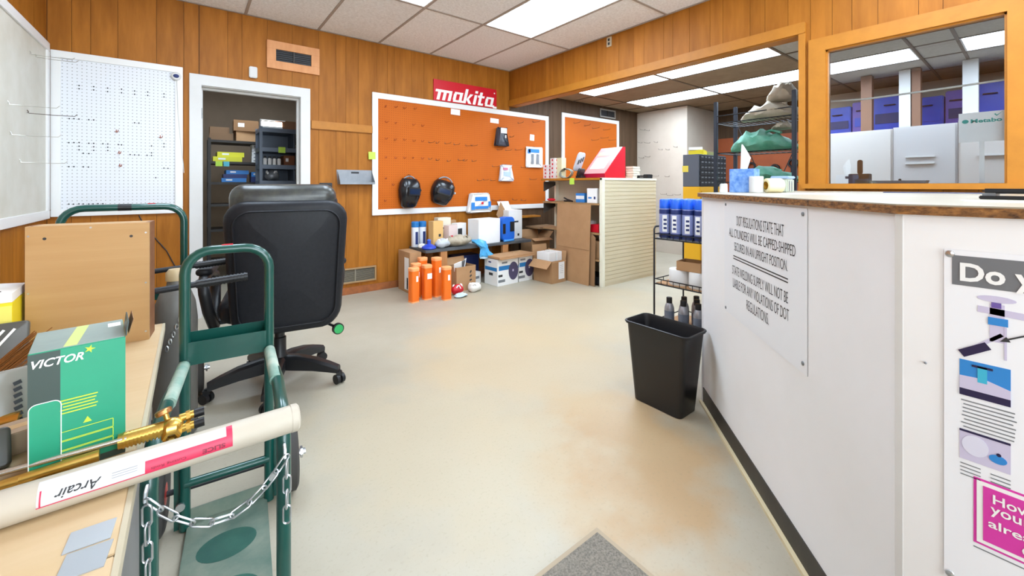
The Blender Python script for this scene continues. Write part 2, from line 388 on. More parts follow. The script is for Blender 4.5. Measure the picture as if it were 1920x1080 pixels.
for y in ay[1:-1]: ubox('ceiling_rail', X1, 7.3, y-.012, y+.012, HA-.0035, HA+.0185, m_arail, ca)
# ceiling lights
LAB = {(3,3):'out-of-frame ceiling light right over the viewer', (5,3):'out-of-frame ceiling light over the service counter', (3,5):'out-of-frame ceiling light near the shop front windows', (5,5):'out-of-frame ceiling light near the shop front right corner', (1,1):'added ceiling light panel above the white board, unseen out of frame', (5,1):'long ceiling light panel nearest the header above the shop floor', (3,1):'ceiling light panel cut off by the top edge of the picture'}  # the panel above the white board is unseen, added to brighten the counter
def panel_light(x0, x1, y0, y1, z, label, group):
    t = thing('ceiling_light', label, 'ceiling light', ((x0+x1)/2, (y0+y1)/2, z), 0, group); w, d = (x1-x0)/2-.012, (y1-y0)/2-.012
    bm = nb()
    for q in ((-w,w,-d,-d+.012),(-w,w,d-.012,d),(-w,-w+.012,-d+.012,d-.012),(w-.012,w,-d+.012,d-.012)): bx(bm, q[0],q[1],q[2],q[3], 0, .02)
    part('frame', bm, m_alum, t); bm = nb(); bx(bm, -w+.012, w-.012, -d+.012, d-.012, .006, .014); part('diffuser', bm, m_lite, t)
for i, j in LIT:
    panel_light(gx[i], gx[i+1], gy[j+1], gy[j], H-.001, LAB.get((i,j), 'ceiling light panel over the shop floor behind the viewer'), 'shop ceiling lights')
AL = {(1,5):'alcove ceiling light beside the header, farther of the two',(1,4):'alcove ceiling light beside the header, nearer of the two',(3,5):'wide alcove ceiling light nearest the white corner wall',(3,4):'wide alcove ceiling light running behind the window pier',
      (3,3):'light panel added for a bright strip in the window at its left',(3,1):'light panel added for a bright strip in the window at its upper right'}  # window panels added to match bright strips in the glass
panel_light(.0, 1.2, 5.4, 6.0, 2.679, 'added unseen ceiling light of the stock room beyond the doorway', None)  # unseen lamp added to lift the dark stock room
for i, j in ALIT:
    panel_light(ax[i], ax[i+1], ay[j], ay[j+1], HA-.001, AL[(i,j)], 'alcove ceiling lights')
# door casing, jambs
b = nb(); t_ = .018
for q in ((-.012, DX0+.02, 0, 2.09), (DX1-.01, .925, 0, 2.09), (DX0+.02, DX1-.01, 2.0, 2.09)): bx(b, q[0], q[1], YB-t_, YB+.004, q[2], q[3])
bx(b, DX0-.001, DX0+.012, YB+.004, YB+.14, 0, DZ+.001); bx(b, DX1-.012, DX1+.001, YB+.004, YB+.14, 0, DZ+.001); bx(b, DX0, DX1, YB+.004, YB+.14, DZ-.012, DZ+.001)
bx(b, DX0+.012, DX0+.03, YB+.06, YB+.1, 0, DZ-.012)
bx(b, DX1-.03, DX1-.012, YB+.06, YB+.1, 0, DZ-.012); bx(b, DX0+.03, DX1-.03, YB+.06, YB+.1, DZ-.03, DZ-.012)
d1 = struct('door_1', b, m_white)
for z in (1.72, .3): 
    b = nb(); cyl(b, (DX0+.018, YB-.006+.04, z), (DX0+.018, YB+.034, z+.09), .007); bx(b, DX0+.012, DX0+.015, YB+.02, YB+.055, z, z+.09); part('hinge', b, m_grey, d1)
# opening trim on the right wall
b = nb(); prism(b, rrect(3.42, .078, .012), .02, face_frame(((XR-.02), (1.005+YB-.005)/2, 2.252), (0,1,0), (0,0,1)) @ Matrix(((1,0,0,0),(0,0,1,0),(0,1,0,0),(0,0,0,1)))); tr = struct('trim_1', b, m_trim)
b = nb(); bx(b, XR-.015, XR+.118, OY-.03, OY+.012, 0, 2.212); struct('trim_2', b, m_trim)
b = nb(); bx(b, XR, XR+.118, OY+.012, YB-.004, 2.208, 2.225); struct('trim_3', b, m_trim)
# window casing + pane
b = nb(); e = XR-.022
bx(b, e, XR, WY1-.004, .985, 1.115, 2.15); bx(b, e, XR, .02, WY0+.004, 1.115, 2.15); bx(b, e, XR, WY0+.004, WY1-.004, WZ1-.004, 2.15)
bx(b, e-.025, XR, -.02, 1.02, 1.118, WZ0+.003)
bx(b, XR, XR+.05, WY1-.014, WY1+.001, WZ0, WZ1); bx(b, XR, XR+.05, WY0-.001, WY0+.014, WZ0, WZ1); bx(b, XR, XR+.05, WY0, WY1, WZ1-.014, WZ1+.001); bx(b, XR, XR+.115, WY0, WY1, WZ0-.01, WZ0+.004)
bx(b, XR, XR+.115, WY0, WY1, WZ0-.004, WZ0+.004)
w1 = struct('window_1', b, m_trim)
mg = bpy.data.materials.new('window_glass'); mg.use_nodes = True; n_ = mg.node_tree; n_.nodes.remove(n_.nodes['Principled BSDF'])
tr_ = n_.nodes.new('ShaderNodeBsdfTransparent'); tr_.inputs[0].default_value = (.94,.96,.97,1); gl = n_.nodes.new('ShaderNodeBsdfGlossy'); gl.inputs['Roughness'].default_value = .02
fr_ = n_.nodes.new('ShaderNodeFresnel'); fr_.inputs[0].default_value = 1.6; mx_ = n_.nodes.new('ShaderNodeMixShader')
n_.links.new(fr_.outputs[0], mx_.inputs[0]); n_.links.new(tr_.outputs[0], mx_.inputs[1]); n_.links.new(gl.outputs[0], mx_.inputs[2]); n_.links.new(mx_.outputs[0], n_.nodes['Material Output'].inputs[0])
m_glass = mg
b = nb(); bx(b, XR+.03, XR+.034, WY0+.014, WY1-.014, WZ0+.004, WZ1-.014); part('pane', b, m_glass, w1)
for nm, q in (('window_2', (-.55,3.15,YF-.065,YF-.06,.4,2.3)), ('added_window_3', (XL-.065,XL-.06,-2.65,-.3,.9,2.3))):
    b = nb(); bx(b, *q); part('pane', b, m_glass, bpy.data.objects[nm])
# baseboards
m_base = mat('worn_baseboard', '#a9602c', .6, noise=14, col2='#7d4a2a')
b = nb(); bx(b, .93, 3.43, YB-.012, YB+.001, 0, .075); struct('baseboard_back', b, m_base)
# ------------------------------------------------------------------ counter
A = Vector((2.121, 1.084, 0)); B = Vector((1.175, .18, 0)); dA = (B-A).normalized(); nA = Vector((dA.y, -dA.x, 0))
if nA.dot(-A) < 0: nA = -nA
t = thing('service_counter', 'white angled service counter with a worn brown-edged top', 'counter', (0,0,0))
def slab(poly, z0, z1):
    b = nb(); lo = [b.verts.new((x, y, z0)) for x, y in poly]; hi = [b.verts.new((x, y, z1)) for x, y in poly]; n = len(poly)
    b.faces.new(lo); b.faces.new(hi)
    for i in range(n): b.faces.new((lo[i], lo[(i+1)%n], hi[(i+1)%n], hi[i]))
    return b
thk = .02
def wallseg(p, q, nrm, z0, z1, name, m, th=thk):
    i = nrm*-th
    return part(name, slab([(p.x,p.y),(q.x,q.y),(q.x+i.x,q.y+i.y),(p.x+i.x,p.y+i.y)], z0, z1), m, t)
m_cpan = mat('counter_paint', '#f1f1f2', .5, noise=1.3, col2='#e9e8e6', bump=.02)
wallseg(A, B, nA, .012, 1.08, 'angled_panel', m_cpan)
wallseg(B, Vector((1.175,-1.6,0)), Vector((-1,0,0)), .012, 1.08, 'front_panel', m_cpan)
b = nb(); bx(b, 2.121-.012, XR, 1.066, 1.084, .012, 1.08); part('end_panel', b, m_cpan, t)
b = nb(); bx(b, 1.2, XR, -1.6, -1.58, .012, 1.08); part('end_panel', b, m_cpan, t)
m_top = mat('laminate_top', '#a69f90', .35, noise=2.5, col2='#988e7a', stretch=(1,1,1))
m_edge = mat('chipped_particleboard', '#a9743c', .85, noise=60, col2='#3c2414', stretch=(1,1,2.5), bump=.8)
o = .012
Ao = A + nA*o + Vector((0,.014,0)); Bo = B + nA*o + Vector((-.004,-.006,0))
top = [(Ao.x-.004,Ao.y), (Bo.x,Bo.y), (1.175-o,-1.62), (XR,-1.62), (XR,1.098), (Ao.x+.02, 1.098)]
part('laminate', slab(top, 1.098, 1.101), m_top, t)
part('worktop_core', slab(top, 1.08, 1.098), m_edge, t)
m_kick = mat('black_vinyl_base', '#2b2723', .5, noise=20, col2='#3a342d')
def kick(p, q, nrm):
    a, c = nrm*.004, nrm*.0
    return part('kick_strip', slab([(p.x+a.x,p.y+a.y),(q.x+a.x,q.y+a.y),(q.x+c.x,q.y+c.y),(p.x+c.x,p.y+c.y)], .012, .085), m_kick, t)
kick(A, B, nA); kick(B, Vector((1.175,-1.6,0)), Vector((-1,0,0)))
def floor_strip(p, q, nrm):
    a, c = nrm*.018, nrm*.0
    return part('caulk_strip', slab([(p.x+a.x,p.y+a.y),(q.x+a.x,q.y+a.y),(q.x+c.x,q.y+c.y),(p.x+c.x,p.y+c.y)], 0, .012), mat('cream_caulk', '#d9c9a2', .6), t)
floor_strip(A, B, nA); floor_strip(B, Vector((1.175,-1.6,0)), Vector((-1,0,0)))
b = nb(); bx(b, 1.173, 1.1755, .174, .186, .09, 1.08); part('corner_bead', b, m_white, t)
# DOT sign on the angled face
def FA(s, z, off=.0): p = A + dA*s + nA*off; return face_frame((p.x, p.y, z), dA, (0,0,1))
sg = thing('regulations_sign', 'white sheet sign about cylinder shipping rules screwed to the angled counter face', 'sign', tuple(A+dA*.645+nA*.001+Vector((0,0,.582))))
inv = Matrix.Translation(-Vector(sg.location))
m_sign = mat('sign_white', '#e8eaec', .4)
patch(sg, 'sheet', m_sign, inv @ FA(.645, .827, .001), .654, .49, .002)
def line(body, s0, s1, z0, z1, bold=0): text(sg, body, m_ink, inv @ FA((s0+s1)/2, (z0+z1)/2, .0032), s1-s0, z1-z0, bold=-.008)
line('DOT REGULATIONS STATE THAT', .457, .841, .973, 1.013); line('ALL CYLINDERS WILL BE CAPPED-SHIPPED', .376, .911, .920, .956)
line('SECURED IN AN UPRIGHT POSITION.', .432, .865, .866, .901); line('STATE WELDING SUPPLY WILL NOT BE', .411, .867, .764, .801)
line('LIABLE FOR ANY VIOLATIONS OF DOT', .418, .873, .709, .747); line('REGULATIONS.', .556, .738, .653, .692)
for z in (.842, .831): patch(sg, 'rule', m_ink, inv @ FA(.644, z, .0032), .444, .004, .0006)
for s, z in ((.335,1.055),(.952,1.055),(.335,.597),(.952,.612)):
    b = nb(); lathe(b, [(.0065,0),(.0065,.002),(.004,.0035)], seg=10); bmesh.ops.transform(b, matrix=inv @ FA(s, z, .003), verts=b.verts[:]); part('screw', b, m_grey, sg)
b = nb(); sphere(b, (0,0,0), .0025); # stray nail in the panel
solo('nail', b, m_grey, 'small nail head in the white counter face', 'nail', tuple(B+Vector((-.002,-.04,.78))))
# safety poster on the straight front face (normal -X, reading direction -Y)
def FB(y, z, off=0): return face_frame((1.175-off, y, z), (0,-1,0), (0,0,1))
po = thing('safety_poster', 'white poster headed Do you with a magenta panel on the counter front', 'poster', (1.174, -.14, .37))
inv = Matrix.Translation(-Vector(po.location))
patch(po, 'sheet', mat('poster_white', '#eef0f4', .35), inv @ FB(-.14, .692, .001), .508, .645, .0015)
patch(po, 'header_band', mat('poster_grey', '#6f7276', .4), inv @ FB(-.145, .9755, .0026), .496, .057, .0006)
text(po, 'Do you', m_paper, inv @ FB(.025, .968, .0034), .135, .046, bold=.03)
m_pk = mat('poster_magenta', '#d63aa4', .4); m_pl = mat('poster_lilac', '#c9c3dc', .4); m_pn = mat('poster_navy', '#241c44', .4); m_pb = mat('poster_blue', '#2f86cf', .4)
def pp(name, m, y, z, w, h, rot=0, poly=None, off=.0026): patch(po, name, m, inv @ FB(y, z, off) @ Matrix.Rotation(rot, 4, 'Z'), w, h, .0006, poly)
def ell(a, c, n=20): return [(a*math.cos(2*PI*k/n), c*math.sin(2*PI*k/n)) for k in range(n)]
pp('valve_body', m_pl, .046, .885, .018, .07); pp('valve_wheel', m_pl, .047, .929, 0, 0, 0, ell(.024,.006)); pp('valve_hub', mat('poster_violet','#6a56a0',.4), .047, .918, .012, .01, off=.0032)
pp('outlet_bar', m_pl, .03, .905, .08, .012, -.06); pp('gas_band', m_pb, .045, .888, .024, .014, off=.0032); pp('hose', m_pl, .058, .848, .006, .05, -.8); pp('rod', m_pl, .036, .85, .003, .06, off=.003)
pp('tag_block', m_pn, .074, .828, .014, .042, -.95, off=.0032); pp('pointer', m_ink, .012, .872, .06, .0025, .55, off=.0032); pp('pointer_head', m_ink, .036, .857, 0, 0, .55, [(-.008,0),(.004,.005),(.004,-.005)], off=.0034)
pp('photo', m_pb, .0615, .771, .063, .068); pp('photo_plate', m_pl, .0615, .762, 0, 0, 0, [(-.0315,-.02),(.01,-.02),(.0315,-.012),(.0315,.004),(0,.014),(-.0315,.012)], off=.0033)
pp('photo_stripe', m_pn, .0615, .7435, .063, .013, off=.0034); pp('photo_valve', mat('poster_cyan','#3fb3d2',.4), .064, .783, .012, .03, off=.0036); pp('photo_valve_wheel', m_pn, .064, .797, .026, .004, off=.0036)
pp('diagram', m_pl, .0615, .642, .063, .056); pp('diagram_band', m_pn, .0615, .669, .063, .004, off=.0033); pp('diagram_disc', mat('poster_pale','#d9d9ea',.4), .073, .645, 0, 0, 0, ell(.017,.019), off=.0033)
pp('diagram_spot', m_pb, .045, .634, 0, 0, 0, ell(.011,.008), off=.0033); pp('diagram_spot', m_pn, .044, .643, 0, 0, 0, ell(.003,.003), off=.0036)
for k in range(8): pp('text_line', m_grey, .058-.001*(k%3), .727-.0072*k, .066-.004*(k%2), .0022, off=.0026)
for k in range(4): pp('text_line', m_grey, .079, .605-.007*k, .026, .0018); pp('text_line', m_grey, .042, .603-.007*k, .024, .0018)
pp('magenta_rim', m_pk, -.09, .5255, .33, .124); pp('white_rim', m_paper, -.09, .5255, .322, .116, off=.0033); pp('magenta_panel', m_pk, -.09, .5255, .306, .102, off=.004)
for body, y, z, w in (('How', .028, .559, .05), ('your', .03, .535, .052), ('already', .018, .510, .084), ('O', .008, .487, .02)):
    text(po, body, m_paper, inv @ FB(y, z, .0047), w*.92, .017 if body in ('How','O') else (.02 if body == 'already' else .018), bold=.015)
pp('text_line', m_grey, .04, .455, .07, .002); pp('text_line', m_grey, -.02, .452, .04, .0025)
for y, z in ((.106, 1.006), (.106, .379)):
    b = nb(); lathe(b, [(.007,0),(.006,.002),(.002,.003)], seg=12); bmesh.ops.transform(b, matrix=inv @ FB(y, z, .0026), verts=b.verts[:]); part('thumb_tack', b, m_chrome, po)

# ------------------------------------------------------------------ wall boards
def board(name, label, x0, x1, z0, z1, fw, m_in, m_fr, y=YB, frame_parts=True):
    t = thing(name, label, 'pegboard', ((x0+x1)/2, y, z0)); w, h = (x1-x0)/2, z1-z0
    b = nb(); bx(b, -w+.01, w-.01, -.012, -.004, .01, h-.01); part('panel', b, m_in, t)
    for q in ((-w,w,0,fw),(-w,w,h-fw,h),(-w,-w+fw,fw,h-fw),(w-fw,w,fw,h-fw)):
        b = nb(); bx(b, q[0], q[1], -.022, -.0005, q[2], q[3]); part('frame_board', b, m_fr, t, bevel=.002)
    return t
m_pegw = pegmat('white_pegboard', '#dcdee2', '#a0a0a0', .0254, .0036)
m_pego = pegmat('orange_pegboard', '#bd5f14', '#823c0c', .0254, .0034, '#b75a11')
m_fw = mat('white_gloss_frame', '#e2e1de', .4)
board('white_pegboard', 'white perforated board on the back wall left of the door', -.805, -.055, .91, 2.128, .05, m_pegw, m_fw)
HOLES = [(-.661,1.887),(-.661,1.863),(-.584,1.89),(-.584,1.865),(-.508,1.89),(-.508,1.863),(-.43,1.893),(-.43,1.865),(-.354,1.89),(-.354,1.864),(-.276,1.892),(-.276,1.865),(-.176,1.891),(-.176,1.866),(-.712,1.634),(-.688,1.636),(-.662,1.636),(-.61,1.636),(-.584,1.637),(-.354,1.637),(-.329,1.637),(-.714,1.456),(-.688,1.458),(-.661,1.46),(-.661,1.433),(-.661,1.406),(-.61,1.458),(-.584,1.459),(-.584,1.433),(-.584,1.406),(-.534,1.459),(-.507,1.459),(-.507,1.434),(-.507,1.409),(-.448,1.458),(-.43,1.457),(-.253,1.459),(-.176,1.482),(-.176,1.456),(-.639,1.381),(-.61,1.38),(-.38,1.383),(-.354,1.382),(-.329,1.382),(-.28,1.382),(-.253,1.403),(-.253,1.381),(-.714,1.278),(-.688,1.279),(-.639,1.279),(-.612,1.278),(-.176,1.281),(-.151,1.28),(-.227,1.202),(-.714,1.001),(-.69,1.),(-.662,1.001),(-.639,1.),(-.61,.999),(-.587,.999),(-.561,1.),(-.534,.999)]
pw_ = [o_ for o_ in bpy.data.objects if o_.name == 'white_pegboard'][0]
b = nb(); cyl(b, (0,-.0004,0), (0,.001,0), .005, seg=10); hmesh = me('worn_hole', b, m_ink)
for x, z in HOLES: ob('worn_hole', hmesh, pw_, (x+.43, -.012, z-.91))
board('orange_pegboard', 'large orange perforated board in a white frame on the back wall', 1.538, 4.127, .815, 2.147, .062, m_pego, m_fw)
board('orange_pegboard', 'smaller orange perforated board in the alcove above the red display case', 4.401, 5.771, .95, 2.239, .06, m_pego, m_fw)
# board on the left wall
t = thing('white_pegboard', 'cream-white framed board on the left wall at the picture edge', 'pegboard', (XL, 3.2, .9))
b = nb(); bx(b, .004, .012, -1.18, 1.18, .01, 1.255); part('panel', b, mat('aged_white_board', '#cfccc0', .5, noise=5, col2='#c3beae'), t)
for q in ((-1.19,1.19,0,.06),(-1.19,1.19,1.205,1.265),(-1.19,-1.13,.06,1.205),(1.13,1.19,.06,1.205)):
    b = nb(); bx(b, .0005, .022, q[0], q[1], q[2], q[3]); part('frame_board', b, m_fw, t, bevel=.002)
# peg hooks: one wire hook mesh, every hook an object
def hook_mesh(L, m):
    b = nb(); tube(b, [(0,-.0005,.02),(0,-.006,.012),(0,-.008,0),(0,-L*.5,-.002),(0,-L+.012,0),(0,-L,.014)], .0022, 6); tube(b, [(-.009,-.004,.004),(.009,-.004,.004)], .0022, 6); return me('peg_hook', b, m, 50)
m_wire = mat('dark_wire', '#5a4a40', .4, .6); m_wirer = mat('rust_wire', '#a04a22', .5, .3)
HK = [(1.685,2.013),(1.795,2.02),(1.895,2.02),(2.025,2.029),(1.685,1.843),(1.795,1.841),(2.005,1.843),(2.118,1.841),(1.685,1.66),(1.789,1.656),(1.895,1.663),(2.005,1.659),(2.118,1.66),(2.206,1.653),(2.304,1.653),(2.419,1.654),(2.544,1.649),(2.713,1.646),(2.791,1.651),(1.685,1.455),(1.795,1.453),(1.895,1.458),(2.005,1.462),(2.118,1.461),(2.206,1.458),(2.304,1.449),(2.455,1.442),(2.605,1.461),(2.681,1.457),(2.807,1.455),(3.555,2.007),(3.827,2.047),(3.415,1.805),(3.2,1.619),(3.342,1.619),(3.508,1.635),(3.122,1.397),(3.612,1.396),(2.888,1.212),(2.978,1.22),(3.096,1.214),(3.768,1.234),(3.122,.954),(3.253,.951),(3.461,.954),(3.612,.943),(1.685,1.225),(1.673,.979),(1.764,1.155)]
ORDN = ['first','second','third','fourth','fifth','sixth','seventh','eighth','ninth','tenth','eleventh','twelfth','thirteenth','fourteenth','fifteenth','sixteenth']
def rowed(pts, desc, flip=False):
    """label each hook by its row from the top and its place in that row"""
    rows = []
    for p in sorted(pts, key=lambda q: -q[1]):
        for r in rows:
            if abs(r[0][1]-p[1]) < .06: r.append(p); break
        else: rows.append([p])
    out = {}
    for i, r in enumerate(rows):
        for j, p in enumerate(sorted(r, key=lambda q: q[0], reverse=flip)): out[p] = f'{desc}, row {["one","two","three","four","five","six","seven","eight","nine","ten","eleven","twelve"][i]} from top, {ORDN[j]} from left'
    return out
hm1, hm2, hm3 = hook_mesh(.06, m_wirer), hook_mesh(.13, m_wire), hook_mesh(.15, m_wire)
HL = rowed(HK, 'hook on large orange board')
for i, (x, z) in enumerate(HK):
    long = x > 2.2
    tag(ob('peg_hook', hm2 if long else hm1, None, (x, YB-.012, z-.012), rz=random.uniform(-.25,.25)),
        ('long ' if long else 'short ')+HL[(x,z)], 'hook', 'hooks on the large orange board')
A2 = ((4.667,2.111),(4.91,2.092),(5.1,2.066),(5.364,2.062),(5.075,1.875),(5.297,1.925),(5.501,1.904)); AL2 = rowed(A2, 'wire hook on smaller alcove orange board')
for x, z in A2:
    tag(ob('peg_hook', hm3, None, (x, YB-.012, z-.012), rz=random.uniform(-.2,.2)), AL2[(x,z)], 'hook', 'hooks on the alcove orange board')
A3 = ((4.276,2.125),(4.179,2.106),(4.33,1.904),(4.169,1.89),(4.023,1.887),(3.932,1.753),(3.803,1.744),(3.659,1.778),(4.297,1.636),(4.169,1.648),(4.002,1.309),(3.803,1.297),(3.852,1.001),(3.735,.985),(3.603,.996)); AL3 = rowed(A3, 'wire hook on white alcove corner wall', True)
for y, z in A3:
    tag(ob('peg_hook', hm3, None, (6.32, y, z-.012), rz=-PI/2+random.uniform(-.2,.2)), AL3[(y,z)], 'hook', 'hooks on the white corner wall')
m_hkw = mat('bright_wire', '#c8c4bc', .3, .7); hm4 = hook_mesh(.2, m_hkw); hm5 = hook_mesh(.22, m_wire)
LH = ['upper left of the pair of bright hooks high on the left wall board', 'right of the pair of bright hooks high on the left wall board', 'bright hook at mid height on the left wall board', 'long dark hook at mid height on the left wall board', 'bright hook below the long dark hook on the left wall board', 'lowest bright hook on the left wall board']
for k, (y, z) in enumerate(((3.962,1.99),(4.08,2.0),(3.56,1.607),(3.909,1.606),(3.6,1.44),(3.76,1.29))):
    tag(ob('peg_hook', hm5 if k == 3 else hm4, None, (XL+.012, y, z-.012), rz=PI/2), LH[k], 'hook')
for k, (x, z) in enumerate(((-.46,1.565),(-.2,1.54),(-.445,1.4),(-.44,1.3))):
    tag(ob('peg_hook', hm1, None, (x, YB-.012, z-.012), rz=.3), ['short hook left of centre on the white back wall board','short hook at the right of the white back wall board','short hook below centre on the white back wall board','lowest short hook on the white back wall board'][k], 'hook')
# loose cards on the orange board, sticky notes
def card(name, label, cat, x, z, w, h, m, y=YB-.0135, tilt=0, t=.001):
    b = nb(); bx(b, -w/2, w/2, -t, 0, 0, h); return solo(name, b, m, label, cat, (x, y, z), rot=(0, tilt, 0))
card('price_card', 'white price card high on the orange board under the red sign', 'card', 2.56, 2.006, .13, .07, m_paper, YB-.0225, .03)
card('price_card', 'white price card above the bagged black item on the orange board', 'card', 3.157, 1.962, .135, .06, m_paper, tilt=.03)
card('price_card', 'small blank white card above the hanging glove pack', 'card', 3.81, 1.775, .08, .085, m_paper, tilt=.05)
card('sticky_note', 'green sticky note on the left frame of the large orange board', 'note', 1.535, 1.42, .075, .08, m_sticky, YB-.0225, -.03)
# makita sign standing on the frame
sg = thing('brand_sign', 'red sign with white lettering above the large orange board', 'sign', (2.73, YB, 2.155))
b = nb(); bx(b, -.461, .461, -.014, -.002, 0, .252); part('plate', b, m_red, sg, bevel=.001)
Fm = lambda x, z, off=.0145: face_frame((x, -off, z), (1,0,0), (0,0,1))
def block_letter(x, polys, k=.125, sh=.26, z0=.012, x0=-.425):
    b = nb()
    for q in polys:
        pts = [(x0+(x+px_+sh*pz_)*k, z0+pz_*k) for px_, pz_ in q]; lo = [b.verts.new((u, -.0143, v)) for u, v in pts]; hi = [b.verts.new((u, -.0155, v)) for u, v in pts]; n = len(pts)
        b.faces.new(lo); b.faces.new(hi)
        for i in range(n): b.faces.new((lo[i], lo[(i+1)%n], hi[(i+1)%n], hi[i]))
    return part('letter', b, m_paper, sg)
def R(x0, x1, z0, z1): return [(x0,z0),(x1,z0),(x1,z1),(x0,z1)]
L_M = [R(-.3,1.5,.76,1.0), R(0,.32,0,.76), R(.6,.92,0,.76), R(1.2,1.52,0,.76)]; L_A = [R(.06,1.0,.8,1.0), R(0,.32,.2,.8), R(.68,1.0,.2,.8), R(.06,1.22,0,.2)]
L_K = [R(0,.32,0,1.45), [(.32,.42),(.62,1.0),(1.0,1.0),(.58,.5),(1.02,0),(.64,0)]]; L_I = [R(0,.32,0,1.0), R(0,.32,1.17,1.42)]; L_T = [R(0,.32,.22,1.35), R(-.18,0,.78,1.0), R(.32,.62,.78,1.0), R(0,.62,0,.22)]
for x, q in ((0,L_M),(1.72,L_A),(2.92,L_K),(4.08,L_I),(4.68,L_T),(5.5,L_A)): block_letter(x, q)
patch(sg, 'base_line', m_paper, Fm(.43, .012), .06, .024, .0008)
patch(sg, 'trademark_dot', m_paper, Fm(.425, .198), 0, 0, .0008, ell(.009,.009,12))
# wall fittings
def grille(name, label, x, z, w, h, fw, m_f, m_s, y=YB, slats=6, mull=True, recess=.004):
    t = thing(name, label, 'vent', (x, y, z)); b = nb(); bx(b, -w/2+fw, w/2-fw, -recess-.001, -.0005, fw, h-fw); part('duct_back', b, m_blackm, t)
    for q in ((-w/2,w/2,0,fw),(-w/2,w/2,h-fw,h),(-w/2,-w/2+fw,fw,h-fw),(w/2-fw,w/2,fw,h-fw)):
        b = nb(); bx(b, q[0],q[1],-.022,-.0005,q[2],q[3]); part('frame_board', b, m_f, t, bevel=.002)
    n = slats
    for k in range(n):
        zz = fw+(h-2*fw)*(k+.5)/n; b = nb(); bx(b, -w/2+fw, w/2-fw, -.014, -.006, -.0015, .0015); part('slat', b, m_s, t, loc=(0,0,zz), rot=(.5,0,0))
    if mull: b = nb(); bx(b, -.006, .006, -.017, -.004, fw, h-fw); part('mullion', b, m_s, t)
    return t
m_rawwood = mat('raw_pine_frame', '#d99a66', .6, noise=6, col2='#cc8a55', stretch=(4,1,1))
m_ventd = mat('dark_louvre', '#3a332e', .5, .3)
m_ventt = mat('tan_louvre', '#a3825a', .5); m_venta = mat('tan_vent', '#b08a5e', .5)
grille('wall_vent', 'return air vent in a raw pine frame above the door', .782, 2.238, .455, .26, .075, m_rawwood, m_ventd)
grille('floor_level_vent', 'low tan register vent near the floor beside the chair', 1.36, .116, .44, .158, .016, m_ventt, mat('grey_louvre','#857c69',.5), slats=10)
grille('wall_vent', 'small grey louvred vent near the alcove ceiling', 5.478, 2.262, .4, .142, .022, mat('grey_vent','#8b857c',.5), m_ventd, slats=5)
b = nb(); bx(b, -.032, .032, -.03, -.0005, 0, .102); solo('door_chime', b, m_white, 'white plastic sensor box on the wall above the door', 'sensor', (.447, YB, 2.121), bevel=.006)
b = nb(); bx(b, -.305, .305, -.02, -.0005, 0, .082); solo('wooden_rail', b, m_trim, 'wooden rail board screwed to the wall between door and orange board', 'rail', (1.24, YB, 1.70), bevel=.003)
# wall tray
t = thing('wall_tray', 'grey metal wall tray hung left of the orange board', 'tray', (1.36, YB, 1.143))
b = nb(); prism(b, [(-.175,.012),(.175,.012),(.185,.158),(-.185,.158)], .003, Matrix.Translation((0,-.004,0))); part('back_plate', b, m_grey, t)
b = nb(); bx(b, -.175, .175, -.1, -.004, .008, .012); bx(b, -.175, .175, -.103, -.1, .008, .03); part('shelf', b, m_grey, t)
for s in (-1, 1):
    b = nb(); prism(b, [(0,0),(.1,0),(.1,.02),(0,.14)], .002, Matrix.Translation((s*.176,-.004,.01)) @ Matrix.Rotation(-PI/2, 4, 'Z')); part('side_plate', b, m_grey, t)
patch(t, 'label', m_ink, face_frame((0,-.0045,.13), (1,0,0), (0,0,1)), .08, .02)
b = nb(); bx(b, -.06, .06, -.02, -.0005, 0, .05); solo('wall_plate', b, m_blackm, 'small black plate on the wall behind the chair top', 'plate', (1.07, YB, 1.115), bevel=.004)
# little outlet high on the header, notices, sensor on the white board
t = thing('outlet', 'small outlet box high on the wood header near the ceiling', 'outlet', (XR, 2.73, 2.575))
b = nb(); bx(b, -.012, -.0005, -.03, .03, 0, .1); part('plate', b, mat('almond_plate','#b9a98e',.4), t, bevel=.003)
for z in (.03, .07): b = nb(); bx(b, -.0135, -.011, -.012, .012, z-.013, z+.013); part('socket', b, m_blackm, t)
t = thing('motion_sensor', 'round white sensor with a dark eye on the white board corner', 'sensor', (-.098, YB-.022, 2.045))
b = nb(); lathe(b, [(.034,0),(.034,.012),(.025,.02)], seg=20); bmesh.ops.rotate(b, matrix=Matrix.Rotation(PI/2,3,'X'), verts=b.verts[:]); part('housing', b, m_white, t, 40)
b = nb(); sphere(b, (0,-.02,0), .02, (1,.5,.8)); part('lens', b, m_navy, t, 60)
b = nb(); tube(b, [(.005,-.004,-.035),(.012,-.002,-.3),(.03,-.002,-.55),(.045,-.002,-.72),(.05,.01,-.8)], .0025, 6); part('cable', b, m_white, t, 60)
b = nb(); tube(b, [(-.33,YB-.003,.9),(-.29,YB-.002,.8),(-.16,YB-.002,.6),(-.1,YB-.002,.45)], .004, 6); solo('wall_cable', b, m_blackm, 'thin dark cable running down the wall below the white board', 'cable')
b = nb(); bx(b, .0005, .0015, -.07, .07, 0, .2); n_ = solo('notice_sheet', b, m_paper, 'printed notice sheet on the left wall below the board', 'notice', (XL, 4.0, .565))
for k in range(6): patch(n_, 'text_line', m_grey, face_frame((.0016, 0, .15-.018*k), (0,1,0), (0,0,1)), .09, .004, .0004)
